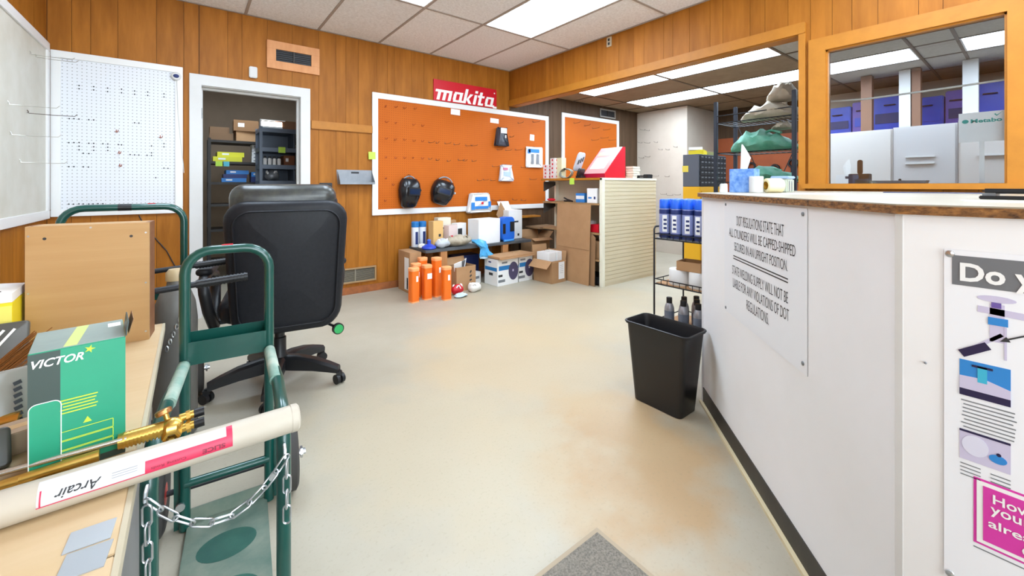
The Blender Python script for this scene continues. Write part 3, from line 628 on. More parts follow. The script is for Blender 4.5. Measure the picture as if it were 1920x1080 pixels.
# welding helmets
def helmet(label, x, z, w, h, yaw, roll, knob):
    t = thing('welding_helmet', label, 'welding helmet', (x, YB-.02, z)); t.rotation_euler = (0, roll, yaw)
    rings = []
    prof = [(0,.45,.3),(.06,.68,.6),(.35,.92,.95),(.6,1,1),(.85,.92,.9),(1,.7,.55)]   # height, width, depth factors
    for k, (v, fw_, fd) in enumerate(prof):
        r = []
        for i in range(13):
            a = PI*i/12; c, s_ = math.cos(a), math.sin(a)
            r.append((w/2*fw_*math.copysign(abs(c)**.75, c), -.03-.11*fd*s_**.7, v*h))
        for i in range(13):
            a = PI*(12-i)/12; c, s_ = math.cos(a), math.sin(a)
            r.append(((w/2*fw_-.008)*math.copysign(abs(c)**.75, c), -.03-(.11*fd-.01)*s_**.7+.004, v*h))
        rings.append(r)
    b = nb(); ring_loft(b, rings); part('shell', b, mat('gloss_black','#17181c',.22), t, 50)
    b = nb(); bx(b, -w*.3, w*.3, -.158, -.12, h*.42, h*.7); part('lens_frame', b, m_black, t, bevel=.006)
    b = nb(); bx(b, -w*.24, w*.24, -.161, -.157, h*.47, h*.65); part('lens', b, mat('dark_lens','#1a2740',.1), t)
    b = nb(); tube(b, arc((0,-.04,h*.8), w*.36, .1, PI-.1, 12), .009, 8); part('headband', b, m_grey, t, 60)
    b = nb(); cyl(b, (w/2-.002,-.06,h*.62), (w/2+.014,-.06,h*.62), .014); part('knob', b, m_chrome if knob else m_black, t, 40)
    b = nb(); tube(b, [(0,.018,h*1.13),(0,-.03,h*1.14),(0,-.05,h*1.12)], .003, 6); tube(b, [(0,-.045,h*1.125),(0,-.045,h*.98)], .003, 6); part('hanging_loop', b, m_wire, t)
helmet('glossy black welding helmet hung upright at the left of the orange board', 1.925, .885, .26, .33, .15, .05, False)
helmet('dull black welding helmet hung tilted, right of the glossy one', 2.32, .915, .28, .29, -.25, .3, True)
# hanging packs
def blister(name, label, x, z, w, h, d, m, parts=(), y=YB-.014, tp=0):
    t = thing(name, label, 'package', (x, y, z)); b = nb(); pad(b, w, h, d, w*.06, d*.3, d*.3, Matrix.Translation((0,-d/2-.006,h/2))); [setattr(v.co, 'x', v.co.x*(1-tp*v.co.z/h)) for v in b.verts]; crumple(b, .006+.02*tp, int(x*100)); part('bag', b, m, t, 45)
    for nm, mm, px_, pz, pw, ph in parts: patch(t, nm, mm, face_frame((px_, -d*1.25-.0065, pz), (1,0,0), (0,0,1)), pw, ph, .003)
    b = nb(); tube(b, [(0,.0,h+.012),(0,-d/2,h+.012),(0,-d/2-.006,h-.01)], .003, 6); part('hanger', b, m_wire, t)
    return t
m_clear = mat('cloudy_plastic', '#c9c4c2', .25); m_dk = mat('smoky_plastic', '#3f4048', .25)
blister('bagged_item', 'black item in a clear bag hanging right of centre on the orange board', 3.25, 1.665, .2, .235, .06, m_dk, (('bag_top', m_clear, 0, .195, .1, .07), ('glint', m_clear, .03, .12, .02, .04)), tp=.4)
blister('glove_pack', 'white and blue card pack hung at the right edge of the orange board', 3.84, 1.392, .3, .29, .02, m_boxw, (('blue_header', m_blue, -.02, .235, .2, .05), ('picture', m_grey, -.05, .12, .05, .14), ('picture', m_grey, .05, .12, .05, .14), ('blue_corner', m_blue, -.11, .225, .05, .06)))
blister('glove_pack', 'small pale blister pack hung below the bagged black item', 3.335, 1.2, .23, .21, .03, mat('pale_pack','#d9dbe4',.3), (('red_print', mat('pink_print','#c8738a',.5), -.03, .16, .08, .03), ('blue_print', mat('pale_blue','#a9bdd8',.5), 0, .09, .12, .06)), tp=.25)
t = blister('wipe_pack', 'blue and white plastic bundle hanging over the bottom frame of the orange board', 2.885, .8, .37, .24, .06, m_boxw, (('blue_band', m_blue, 0, .17, .18, .05), ('blue_band', m_blue, .01, .06, .2, .035), ('red_logo', m_red, .02, .115, .03, .03), ('blue_side', m_blue, -.12, .08, .05, .09), ('blue_side', m_blue, .13, .1, .04, .07)), YB-.024, tp=.3)
# ------------------------------------------------------------------ office chair seen from behind
t = thing('office_chair', 'black leather executive swivel chair with its back to the viewer', 'chair', (.40, 2.68, 0), math.radians(-9))
for k in range(5):
    a = math.radians(45)+2*PI*k/5; c, s_ = math.cos(a), math.sin(a); px_, py_ = -s_, c
    rings = []
    for f, hw, zt, zb in ((.02,.04,.165,.095),(.1,.037,.165,.09),(.2,.033,.148,.085),(.28,.03,.122,.075),(.335,.026,.1,.066)):
        r = []
        for u, z in ((-hw,zb),(hw,zb),(hw*1.0,zt-.012),(hw*.6,zt),(-hw*.6,zt),(-hw,zt-.012)): r.append((c*f+px_*u, s_*f+py_*u, z))
        rings.append(r)
    b = nb(); ring_loft(b, rings); lg = part('base_leg', b, m_black, t, 40)
    cw = nb(); ca_ = a+random.uniform(-.9,.9)
    dx, dy = math.cos(ca_), math.sin(ca_); cx0, cy0 = c*.338, s_*.338
    for sd in (-1, 1): cyl(cw, (cx0-dy*.006*sd, cy0+dx*.006*sd, .027), (cx0-dy*.024*sd, cy0+dx*.024*sd, .027), .027)
    cyl(cw, (cx0, cy0, .03), (cx0, cy0, .075), .009); bx(cw, cx0-.015, cx0+.015, cy0-.015, cy0+.015, .045, .068)
    part('caster', cw, m_black, t, 40)
b = nb(); lathe(b, [(.05,.09),(.05,.155),(.034,.18),(.034,.27),(.026,.275),(.026,.40)], seg=20); part('gas_column', b, m_black, t, 40)
b = nb(); bx(b, -.1, .1, -.12, .12, .385, .425); bx(b, -.05, .05, -.24, -.1, .39, .415); part('tilt_mechanism', b, m_blackm, t, bevel=.006)
b = nb(); pad(b, .54, .52, .13, .1, .05, .012, Matrix.Translation((0,.02,.495)) @ Matrix.Rotation(PI/2, 4, 'X')); part('seat', b, m_leath, t, 60)
tl = Matrix.Rotation(math.radians(5), 4, 'X')
b = nb(); pad(b, .565, .69, .075, .1, .03, .008, Matrix.Translation((.045,-.285,.715)) @ tl, bend=.03); [setattr(v.co,'x',.045+(v.co.x-.045)*(1-.12*max(0,(.72-v.co.z))/.35)) for v in b.verts]; sh = part('back_shell', b, m_leath, t, 60)
b = nb(); q = [(.045+x*(1-.12*max(0,.005-z)/.35), -.047-.004+.03*(x/.545*2)**2, z) for x, z in rrect(.48, .60, .08, 8)]
tube(b, [tl @ Vector(p)+Vector((0,-.285,.715)) for p in q], .0045, 6, close=True); part('piping', b, m_leath, sh, 60)
b = nb(); pad(b, .51, .74, .09, .11, .044, .02, Matrix.Translation((.035,-.215,.765)) @ tl, bend=.03); part('back_cushion', b, m_leath, t, 60)
b = nb(); pad(b, .50, .19, .13, .07, .06, .014, Matrix.Translation((.03,-.235,1.05)) @ tl, bend=.03); part('headrest', b, mat('worn_leather','#2c2d30',.3, noise=30, col2='#44463f', bump=.1), t, 60)
for s in (-1, 1):
    x = .325*s if s < 0 else .30
    b = nb(); loop = [(x,-.17,.60),(x*1.02,-.15,.645),(x*1.04,-.05,.665),(x*1.04,.1,.66),(x*1.02,.2,.63),(x,.22,.57),(x*.98,.15,.47),(x*.95,.05,.40),(x*.92,-.06,.40),(x*.97,-.13,.5)]
    tube(b, loop, .026, 10, close=True); ar = part('armrest', b, m_black, t, 60)
    b = nb(); pad(b, .075, .3, .035, .035, .016, .004, Matrix.Translation((x*1.04,.04,.687)) @ Matrix.Rotation(PI/2-.03, 4, 'X')); part('arm_pad', b, m_leath, ar, 60)
    b = nb(); bx(b, min(x*.6,x*.95), max(x*.6,x*.95), -.03, .03, .395, .415); part('arm_bracket', b, m_blackm, t)
b = nb(); tube(b, [(.06,-.06,.40),(.24,-.22,.37),(.282,-.262,.355)], .007, 8); lv = part('height_lever', b, m_blackm, t)
b = nb(); cyl(b, (.28,-.263,.353), (.284,-.279,.353), .03, seg=24); part('lever_knob', b, m_black, lv, 40)
b = nb(); cyl(b, (.284,-.279,.353), (.285,-.283,.353), .024, seg=24); part('green_cap', b, mat('green_plastic','#2fa35a',.4), lv, 40)

# ------------------------------------------------------------------ green cylinder carts
m_greenw = mat('worn_green_plate', '#7a8273', .5, noise=9, col2='#4d665a', bump=.1)
m_greent = mat('rubbed_green_tube', '#4d8a7c', .4, noise=9, col2='#c7cdbd')
m_tyre = mat('tyre_rubber', '#3a3734', .8); m_hub = mat('red_hub', '#b52a24', .4)
def loop_pts(w, z0, h, r=.07, y=0):
    return [(-w,y,z0),(-w,y,h*.5)] + [(-w,y,h-r)] + [(-w+r-r*math.cos(a), y, h-r+r*math.sin(a)) for a in [PI/2*k/6 for k in range(1,7)]] + [(w-r+r*math.sin(a), y, h-r+r*math.cos(a)) for a in [PI/2*k/6 for k in range(0,7)]] + [(w,y,h*.5),(w,y,z0)]
def wheel(parent, x, y, r, w, sgn):
    b = nb(); lathe(b, [(r*.62,-w/2),(r*.9,-w/2),(r,-w*.3),(r,w*.3),(r*.9,w/2),(r*.62,w/2)], seg=28); bmesh.ops.rotate(b, matrix=Matrix.Rotation(PI/2,3,'Y'), verts=b.verts[:])
    wh = part('wheel', b, m_tyre, parent, 40, loc=(x, y, r))
    b = nb(); lathe(b, [(.02,-w*.55),(r*.3,-w*.5),(r*.63,-w*.3),(r*.63,w*.3),(r*.3,w*.5),(.02,w*.55)], seg=24); bmesh.ops.rotate(b, matrix=Matrix.Rotation(PI/2,3,'Y'), verts=b.verts[:]); part('hub', b, m_hub, wh, 40)
    b = nb(); cyl(b, (0,0,0), (sgn*(w*.5+.03),0,0), .011, seg=10); cyl(b, (sgn*(w*.5+.012),0,0), (sgn*(w*.5+.02),0,0), .02, seg=6); part('axle_end', b, m_chrome, wh)
t = thing('cylinder_cart', 'small green cylinder cart with chains and a foot plate in the foreground', 'hand cart', (.103, 1.725, 0), math.radians(-5))
w = .13
b = nb(); tube(b, loop_pts(.12, .004, .92, .075), .0155, 12); part('loop_frame', b, m_green, t, 60)
b = nb(); tube(b, [(-.012,0,.936),(.012,0,.936)], .002, 6); bx(b, -.02, .012, -.006, .006, -.0 + .9345, .9365); part('red_sticker', b, m_red, t)
for s in (-1, 1):
    x = w*s
    b = nb(); tube(b, [(x*.92,.0,.552),(x*.94,-.12,.55),(x,-.28,.55),(x,-.44,.549),(x,-.49,.54),(x,-.522,.512),(x,-.535,.47),(x,-.535,.2),(x,-.535,.004)], .0165, 12); fr = part('side_rail', b, m_green, t, 60)
    b = nb(); tube(b, [(x*.925,-.03,.5525),(x*.965,-.3,.552)], .0172, 12); part('worn_sleeve', b, m_greent, fr, 60)
    b = nb(); cyl(b, (x,-.012,.09), (x,-.02,.09), .013, seg=12); part('bolt', b, m_chrome, t)
    b = nb(); bx(b, x-.02, x+.02, .012, .035, .0, .25); part('axle_bracket', b, m_green, t)
    wheel(t, s*.192, .035, .118, .04, s)
    b = nb(); tube(b, [(x,-.552,.49),(x,-.572,.485),(x,-.576,.47),(x,-.568,.462)], .004, 6); part('chain_hook', b, m_chrome, t)
b = nb(); tube(b, [(-.12,-.006,.155),(.12,-.006,.155)], .013, 10); part('cross_bar', b, m_green, t, 60)
for y, r_ in ((-.16,.075),(-.36,.08)): patch(t, 'round_mark', mat('dark_green_mark','#1c4a40',.45, noise=12, col2='#2c5a4c'), face_frame((.0,y,.0142), (1,0,0), (0,1,0)), 0, 0, .0003, ell(r_*1.05,r_*.8,28))
b = nb(); cyl(b, (-.17,.035,.118), (.17,.035,.118), .009); part('axle', b, m_blackm, t)
b = nb(); bx(b, -w+.016, w-.016, -.525, .01, .008, .014); bx(b, -w+.016, w-.016, .004, .01, .014, .06); part('foot_plate', b, m_greenw, t, bevel=.001)
b = nb()
for q in ((-.113,.113,-.012,-.009,.545,.62),(-.113,.113,.062,.065,.545,.635),(-.113,.113,-.009,.062,.545,.548),(-.113,-.11,-.009,.062,.548,.63),(.11,.113,-.009,.062,.548,.63)): bx(b, *q)
part('tool_tray', b, m_green, t)
# rear cart: wider, with a grey cylinder
t = thing('cylinder_cart', 'wider green cylinder cart standing behind the wooden box', 'hand cart', (-.255, 2.80, 0), math.radians(2))
w2 = .225
b = nb(); tube(b, loop_pts(w2, .004, 1.03, .08), .0165, 12); part('loop_frame', b, m_green, t, 60)
b = nb(); tube(b, [(-.03,0,1.0302),(.02,0,1.0302)], .0178, 10); part('black_band', b, m_black, t, 60)
b = nb(); bx(b, .08, .11, -.008, .008, 1.045, 1.0485); part('red_sticker', b, m_red, t)
for s in (-1, 1): wheel(t, s*.285, .03, .13, .045, s)
b = nb(); cyl(b, (-.26,.03,.13), (.26,.03,.13), .01); part('axle', b, m_chrome, t)
b = nb(); bx(b, -w2+.018, w2-.018, -.01, .02, .08, .2); bx(b, -w2+.018, w2-.018, -.01, .02, .55, .6); part('cross_plate', b, m_green, t)
b = nb(); bx(b, -w2, w2, .02, .3, .008, .016); part('foot_plate', b, m_greenw, t)
# black dolly with bent handles
t = thing('black_hand_truck', 'black hand truck with two ribbed handles pointing past the front green cart', 'hand truck', (-.13, 2.42, 0))
def handle(y):
    b = nb(); tube(b, [(-.09,y,.02),(-.09,y,.3),(-.09,y,.62),(-.085,y,.68),(-.06,y,.715),(-.02,y,.722),(.15,y,.732)], .0125, 10); h_ = part('side_tube', b, m_blackm, t, 60)
    b = nb(); tube(b, [(.145,y,.732),(.325,y,.742)], .0165, 12)
    for k in range(14): cyl(b, (.15+.0125*k, y, .7323+.0007*k), (.156+.0125*k, y, .7327+.0007*k), .0185, seg=12)
    part('grip', b, m_black, h_, 40)
handle(-.285); handle(.22)
b = nb(); tube(b, [(-.09,-.285,.3),(-.09,.22,.3)], .01, 8); tube(b, [(-.09,-.285,.6),(-.09,.22,.6)], .01, 8); part('cross_bar', b, m_blackm, t, 60)
b = nb(); bx(b, -.085, .14, -.27, .2, .006, .012); part('foot_plate', b, m_blackm, t)
b = nb(); bx(b, -.105, -.07, -.29, -.22, .72, .79); bx(b, -.11, -.065, -.295, -.215, .79, .815); part('top_bracket', b, m_green, t)
b = nb(); bx(b, -.111, -.064, -.296, -.214, .815, .83); part('bracket_cap', b, m_white, t)
t = thing('gas_cylinder', 'grey gas cylinder standing on the black hand truck', 'gas cylinder', (-.055, 2.4, .012))
b = nb(); lathe(b, [(.07,0),(.08,.01),(.08,.52),(.072,.6),(.055,.65),(.035,.672),(.03,.70)], seg=28); part('body', b, mat('cylinder_grey','#6c6a65',.45, noise=5, col2='#5d5b56'), t, 50)
b = nb(); lathe(b, [(.036,.70),(.036,.735),(.025,.75)], seg=18); part('valve_cap', b, mat('cap_tan','#b7a27c',.5), t, 50)
b = nb()
for k in range(7):
    a = -1.9+.13*k; tube(b, [(.085*math.cos(a+.06*math.cos(u)), .085*math.sin(a+.06*math.cos(u)), .42+.03*k+.012*math.sin(u)) for u in [2*PI*j/8 for j in range(8)]], .003, 5, close=True)
part('strap_chain', b, m_chrome, t, 60)
# chains on the front cart
b = nb(); L_, R_ = .0225, .0085
tube(b, [(R_*math.cos(a), 0, (L_-R_)*(1 if math.sin(a) >= 0 else -1)*(1 if abs(math.sin(a)) > .01 else 0)+R_*math.sin(a)) for a in [2*PI*(k+.5)/12 for k in range(12)]], .0023, 6, close=True)
link = me('chain_link', b, m_chrome, 60)
def chain(label, pts, loc):
    t = thing('steel_chain', label, 'chain', loc); P = [Vector(p)-Vector(loc) for p in pts]
    d = [0]
    for a, c in zip(P, P[1:]): d.append(d[-1]+(c-a).length)
    n = max(1, round(d[-1]/.0375)); step = d[-1]/n
    for i in range(n):
        s_ = (i+.5)*step; k = max(j for j in range(len(d)-1) if d[j] <= s_); f = (s_-d[k])/(d[k+1]-d[k]); p = P[k].lerp(P[k+1], f); tg = (P[k+1]-P[k]).normalized()
        o_ = ob('chain_link', link, t); q = Vector((0,0,1)).rotation_difference(tg)
        o_.matrix_local = Matrix.Translation(p) @ q.to_matrix().to_4x4() @ Matrix.Rotation(PI/2*(i%2)+.35, 4, 'Z')
    return t
import math as _m
rc = Matrix.Translation((.106,1.725,0)) @ Matrix.Rotation(math.radians(-5), 4, 'Z')
hl, hr = rc @ Vector((-w,-.577,.474)), rc @ Vector((w,-.577,.474))
sw = []
for k in range(25):
    u = k/24; sw.append(tuple(hl.lerp(hr, u) + Vector((0, -.01*math.sin(PI*u), -.092*(1-(2*u-1)**2)))))
chain('swag of steel chain hanging between the two posts of the front green cart', sw, sw[12])
chain('loose steel chain hanging straight down the left post of the front green cart', [tuple(hl+Vector((0,-.004,-.012))), tuple(hl+Vector((.004,-.004,-.4)))], tuple(hl+Vector((.004,-.004,-.4))))
chain('short steel chain end hanging down the right post of the front green cart', [tuple(hr+Vector((0,-.004,-.012))), tuple(hr+Vector((0,-.004,-.16)))], tuple(hr+Vector((0,-.004,-.19))))

# ------------------------------------------------------------------ work table along the left wall
TZ = .60
t = thing('work_table', 'long light maple work table along the left wall', 'table', (-.45, 1.0, 0))
for y0, y1 in ((-1.2, -.17), (-.166, 1.11)):
    b = nb(); bx(b, -.365, .362, y0, y1, TZ-.025, TZ); part('table_board', b, m_maple, t, bevel=.0015)
b = nb(); bx(b, .362, .370, -1.2, 1.11, TZ-.026, TZ-.0005); part('edge_strip', b, mat('edge_band','#b7ac92',.5), t)
b = nb(); bx(b, .3, .33, -1.15, 1.08, .0, TZ-.026); part('side_panel', b, mat('table_grey','#8e8c88',.6), t)
b = nb(); bx(b, -.35, .3, 1.05, 1.08, 0, TZ-.026); part('end_panel', b, mat('table_grey','#8e8c88',.6), t)
b = nb(); bx(b, -.35, .3, -1.15, -1.12, 0, TZ-.026); part('end_panel', b, mat('table_grey','#8e8c88',.6), t)
# two bent metal plates lying near the edge
b = nb(); bx(b, -.026, .026, -.0235, .0235, 0, .0015); solo('steel_plate', b, mat('plate_grey','#a8acb0',.5,.3), 'grey metal plate near the table edge, farther of two', 'plate', (-.122,.898,TZ), rz=-.05)
b = nb(); bx(b, -.025, .025, -.03, .024, 0, .0015); solo('steel_plate', b, mat('plate_grey2','#9fa3a7',.5,.3), 'grey metal plate at the picture bottom, nearer of two', 'plate', (-.12,.846,TZ), rz=-.08)
# wooden box
t = thing('wooden_cabinet_box', 'pale wooden box with two drilled holes standing on the work table', 'wooden box', (-.258, 1.985, TZ), math.radians(-5))
m_bw = mat('box_birch', '#bd9765', .5, noise=2.5, col2='#b28a57', stretch=(.6,3,9)); m_bs = mat('box_birch_shaded', '#8a5c3a', .5, noise=3, col2='#76492b', stretch=(2,2,9))  # shade on the box sides is put into the darker wood colour
hw, hh, hd = .147, .41, .052
b = nb(); bx(b, -hw, hw, -hd, -hd+.012, 0, hh); part('front_panel', b, m_bw, t)
for s in (-1, 1): b = nb(); bx(b, min(s*hw,s*(hw-.012)), max(s*hw,s*(hw-.012)), -hd+.012, hd, 0, hh); part('side_panel', b, m_bs, t)
b = nb(); bx(b, -hw+.012, hw-.012, -hd+.012, hd, hh-.012, hh); part('top_panel', b, m_bw, t)
b = nb(); bx(b, -hw+.012, hw-.012, -hd+.012, hd, 0, .012); part('bottom_panel', b, m_bw, t)
b = nb(); bx(b, -hw+.012, hw-.012, hd-.006, hd, .012, hh-.012); part('back_panel', b, m_bs, t)
for x, z in ((-.105,.37),(.1,.365),(.1,.085)): b = nb(); cyl(b, (x,-hd-.0004,z), (x,-hd+.001,z), .0045, seg=12); part('drilled_hole', b, m_ink, t)
for x, z in ((-.14,.38),(.138,.375),(.138,.2),(.138,.03),(0,.4),(-.14,.2)): b = nb(); cyl(b, (x,-hd-.001,z), (x,-hd+.001,z), .003, seg=10); part('screw', b, m_chrome, t)
# green carton
t = thing('product_carton', 'green carton lettered in white with its end flap open on the work table', 'carton', (-.178, 1.205, TZ), math.radians(7))
m_vg = mat('carton_green', '#1f9a74', .4, noise=2, col2='#178365'); m_vd = mat('carton_dark', '#31433f', .4); m_vt = mat('carton_dusty_top', '#93a199', .6, noise=8, col2='#7f8f88')
bw, bd, bh = .0645, .075, .235
b = nb(); bx(b, -bw, bw, -bd, bd, 0, bh-.001); part('body', b, m_vg, t, bevel=.0015)
Fv = lambda x, z, off=.0: face_frame((x, -bd-off, z), (1,0,0), (0,0,1))
patch(t, 'dark_print', m_vd, Fv(-.0445, bh/2-.001), .04, bh-.004, .0004); patch(t, 'dark_print', m_vd, Fv(0, .006), .128, .012, .0004)
patch(t, 'top_face', m_vt, face_frame((0,0,bh-.001), (1,0,0), (0,1,0)), bw*2-.002, bd*2-.002, .0008)
patch(t, 'top_stripe', mat('stripe_lime','#c4cf7e',.6), face_frame((-.005,0,bh-.0002), (1,0,0), (0,1,0)) @ Matrix.Rotation(-.1,4,'Z'), .018, bd*1.9, .0006); patch(t, 'top_label', m_paper, face_frame((.05,.035,bh-.0002), (1,0,0), (0,1,0)), .02, .03, .0006)
text(t, 'VICTOR', m_paper, Fv(-.027, bh-.022, .0008), .066, .015, shear=.3, bold=.02)
m_lime = mat('print_lime', '#b7d33a', .5)
patch(t, 'star', m_lime, Fv(.014, bh-.012, .0006), 0, 0, .0005, [(r_*math.cos(a), r_*math.sin(a)) for k in range(10) for r_, a in [((.008 if k%2 == 0 else .003), PI/10*2*k)]])
for k in range(5): patch(t, 'print_line', m_lime, Fv(.0, .135-.006*k, .0006), .05-.004*(k%3), .0022, .0004)
patch(t, 'arrow', m_lime, Fv(.011, .088, .0006), 0, 0, .0004, [(-.006,-.005),(.006,-.005),(0,.006)])
for k in range(3):
    z = .068-.018*k
    for q in ((.011,z+.008,.071,.0012),(.011,z-.008,.071,.0012)): patch(t, 'print_frame', m_lime, Fv(q[0], q[1], .0006), q[2], q[3], .0004)
    for s in (-1, 1): patch(t, 'print_frame', m_lime, Fv(.011+s*.0355, z, .0006), .0012, .016, .0004)
patch(t, 'rounded_label', m_vg, Fv(-.0435, .075, .0006), 0, 0, .0004, rrect(.04, .13, .01)); 
b = nb(); tube(b, [(-.0435+x, -bd-.0012, .075+z) for x, z in rrect(.04, .13, .01)], .0008, 5, close=True); part('label_outline', b, m_paper, t)
b = nb(); bx(b, -.001, .001, -bd, bd*.2, 0, .028); part('end_flap', b, m_vd, t, loc=(bw+.001,0,bh), rot=(0,.12,0))
b = nb(); bx(b, -.001, .0, -bd*.9, bd*.2, 0, .03); part('inner_flap', b, m_cardd, t, loc=(bw+.006,0.01,bh-.002), rot=(0,.25,0))
# rod tube across the table edge
t = thing('rod_tube', 'long cream cardboard tube with red and white label lying across the table edge', 'cardboard tube', (-.02, 1.01, TZ+.0275))
tr = .0275; m_ct = mat('cream_tube', '#bdb5a6', .55, noise=3, col2='#b3a998')
b = nb(); cyl(b, (-.36,0,0), (.2,0,0), tr, seg=36); part('tube', b, m_ct, t, 40, bevel=0)
b = nb(); lathe(b, [(tr+.0008,0),(tr+.0008,.012),(tr-.004,.016)], seg=36); bmesh.ops.transform(b, matrix=Matrix.Translation((.192,0,0)) @ Matrix.Rotation(PI/2,4,'Y'), verts=b.verts[:]); part('end_cap', b, m_ct, t, 40)
def wrap(x0, x1, a0, a1, off, m, name):
    b = nb(); n = 10; R2 = tr+off
    v = [[b.verts.new((x, -R2*math.cos(a0+(a1-a0)*k/n), R2*math.sin(a0+(a1-a0)*k/n))) for k in range(n+1)] for x in (x0, x1)]
    for k in range(n): b.faces.new((v[0][k], v[1][k], v[1][k+1], v[0][k+1]))
    return part(name, b, m, t, 60)
m_tred = mat('label_red', '#c82c50', .45); m_tlab = mat('tube_label', '#c9c9cb', .5)
wrap(-.175, .085, -.15, 1.35, .0004, m_tlab, 'label'); wrap(-.045, .085, -.15, .62, .0007, m_tred, 'red_band'); wrap(.075, .085, -.15, 1.35, .0008, m_tred, 'red_edge'); wrap(-.175, .085, -.14, -.08, .0009, m_tred, 'red_line'); wrap(-.172, -.170, -.14, .75, .0009, m_tred, 'red_line')
def on_tube(xc, ac, off):
    R2 = tr+off
    def f(p):   # upside-down lettering wrapped round the tube
        a = ac - p.y/R2; return Vector((xc - p.x, -R2*math.cos(a), R2*math.sin(a)))
    return f
text(t, 'Arcair', m_ink, None, .055, .015, shear=.35, bold=.01, warp=on_tube(-.128, .3, .0012)); text(t, 'SLICE', mat('label_dark_red','#7a1230',.5), None, .036, .008, bold=.03, warp=on_tube(.055, .12, .0014))
text(t, 'Cutting Rods', mat('label_dark_red','#7a1230',.5), None, .05, .006, warp=on_tube(-.012, .12, .0014))
for k in range(3): wrap(-.088, -.055, .25+.13*k, .28+.13*k, .0012, m_grey, 'small_print')
# brass cutting torch
t = thing('cutting_torch', 'brass cutting torch with black capped inlets lying behind the cream tube', 'torch', (-.12, 1.13, TZ+.012))
b = nb(); 
for y, z, r in ((.014,.012,.0055),(-.004,.02,.005)): cyl(b, (-.26,y,z), (.02,y,z), r, seg=12)
part('gas_tubes', b, mat('bright_steel','#d8d4cc',.2,.9), t, 50)
b = nb(); cyl(b, (-.3,-.018,.004), (-.12,-.018,.004), .009, seg=14); cyl(b, (-.2,-.018,.004), (-.16,-.018,.004), .013, seg=6); cyl(b, (-.16,-.018,.004), (-.02,-.012,.006), .0085, .011, seg=14); part('lower_handle', b, m_brass, t, 40)
b = nb(); cyl(b, (.005,.004,.014), (.075,.004,.016), .0145, seg=20)
for k in range(10): cyl(b, (.012+.006*k,.004,.014), (.015+.006*k,.004,.014), .0158, seg=20)
part('knurled_body', b, m_brass, t, 40)
b = nb(); sphere(b, (.088,.002,.016), .02, (1,.9,.9), 16, 12); part('valve_block', b, m_brass, t, 50)
b = nb(); lathe(b, [(.0145,0),(.0165,.004),(.0165,.02),(.0145,.024),(.009,.024),(.009,.012)], seg=6, cap=False); bmesh.ops.transform(b, matrix=Matrix.Translation((.088,-.012,.014)) @ Matrix.Rotation(PI/2+.2,4,'X'), verts=b.verts[:]); part('side_nut', b, m_brass, t, 30)
b = nb(); cyl(b, (.08,.01,.03), (.076,.014,.045), .005)
part('valve_stem', b, m_brass, t, 40, loc=(0,0,0)); 
b = nb(); lathe(b, [(.013,0),(.0145,.002),(.0145,.009),(.012,.011)], seg=12); part('valve_wheel', b, mat('copper_knob','#b07a4a',.35,.8), t, 30, loc=(.075,.015,.04), rot=(-.3,-.3,0))
for y, z in ((-.004,.008),(.012,.024)):
    b = nb(); cyl(b, (.1,y,z), (.125,y,z+.002), .0085, seg=12); cyl(b, (.112,y,z), (.119,y,z+.001), .0115, seg=6); nl = part('inlet_nipple', b, m_brass, t, 40)
    b = nb(); cyl(b, (.125,y,z+.002), (.143,y,z+.003), .0095, seg=14); part('inlet_cap', b, m_black, nl, 40)
b = nb(); cyl(b, (-.1,-.03,-.004), (.16,-.045,.004), .0045, seg=10); part('brass_lance', b, m_brass, t, 50)
# things at the far left of the table
t = thing('yellow_carton', 'yellow carton with white sloping top at the left picture edge', 'carton', (-.556, 1.92, TZ), .06)
b = nb(); bx(b, -.14, .14, -.09, .09, 0, .2); part('body', b, mat('carton_yellow','#ecd715',.5), t, bevel=.002)
b = nb(); prism(b, [(-.14,.2),(.14,.2),(.14,.225),(-.14,.25)], .18, Matrix.Translation((0,-.09,0))); part('sloping_lid', b, m_boxw, t)
patch(t, 'pale_band', mat('carton_pale_yellow','#efe36a',.5), face_frame((0,-.09,.165), (1,0,0), (0,0,1)), .279, .05)
b = nb(); tube(b, [(-.12,-.093,.16),(0,-.1,.2),(.12,-.093,.235)], .0015, 5); part('loose_wire', b, m_wire, t)
def bag(name, label, loc, w, h, lean, rz, m, bits):
    t = thing(name, label, 'package', loc, rz); b = nb(); pad(b, w, h, .02, .01, .006, .006, Matrix.Rotation(lean,4,'X') @ Matrix.Translation((0,0,h/2))); part('bag', b, m, t, 45)
    for nm, mm, x, z, pw, ph, r_ in bits: patch(t, nm, mm, Matrix.Rotation(lean,4,'X') @ face_frame((x,-.0165,z), (1,0,0), (0,0,1)) @ Matrix.Rotation(r_,4,'Z'), pw, ph, .0015)
    return t
m_pgrey = mat('pack_charcoal', '#55544f', .35, noise=6, col2='#46453f')
bag('blister_pack', 'charcoal pack with white slashes in front of the yellow carton', (-.47,1.78,TZ), .2, .15, -.25, .05, m_pgrey, [('slash', m_paper, .02+.02*k, .11, .006, .05, -.6) for k in range(3)])
bag('blister_pack', 'clear pack of dark studs beside the green carton', (-.295,1.36,TZ), .1, .14, -.3, .3, mat('pack_clear','#8f8c84',.2), [('stud', m_blackm, .0, .03+.013*k, .012, .008, .3) for k in range(7)])
bag('blister_pack', 'dark tool pack with grey slashes low at the left picture edge', (-.33,1.2,TZ), .12, .075, -.5, .25, m_pgrey, [('slash', m_grey, -.03+.02*k, .035, .005, .05, -.5) for k in range(4)])
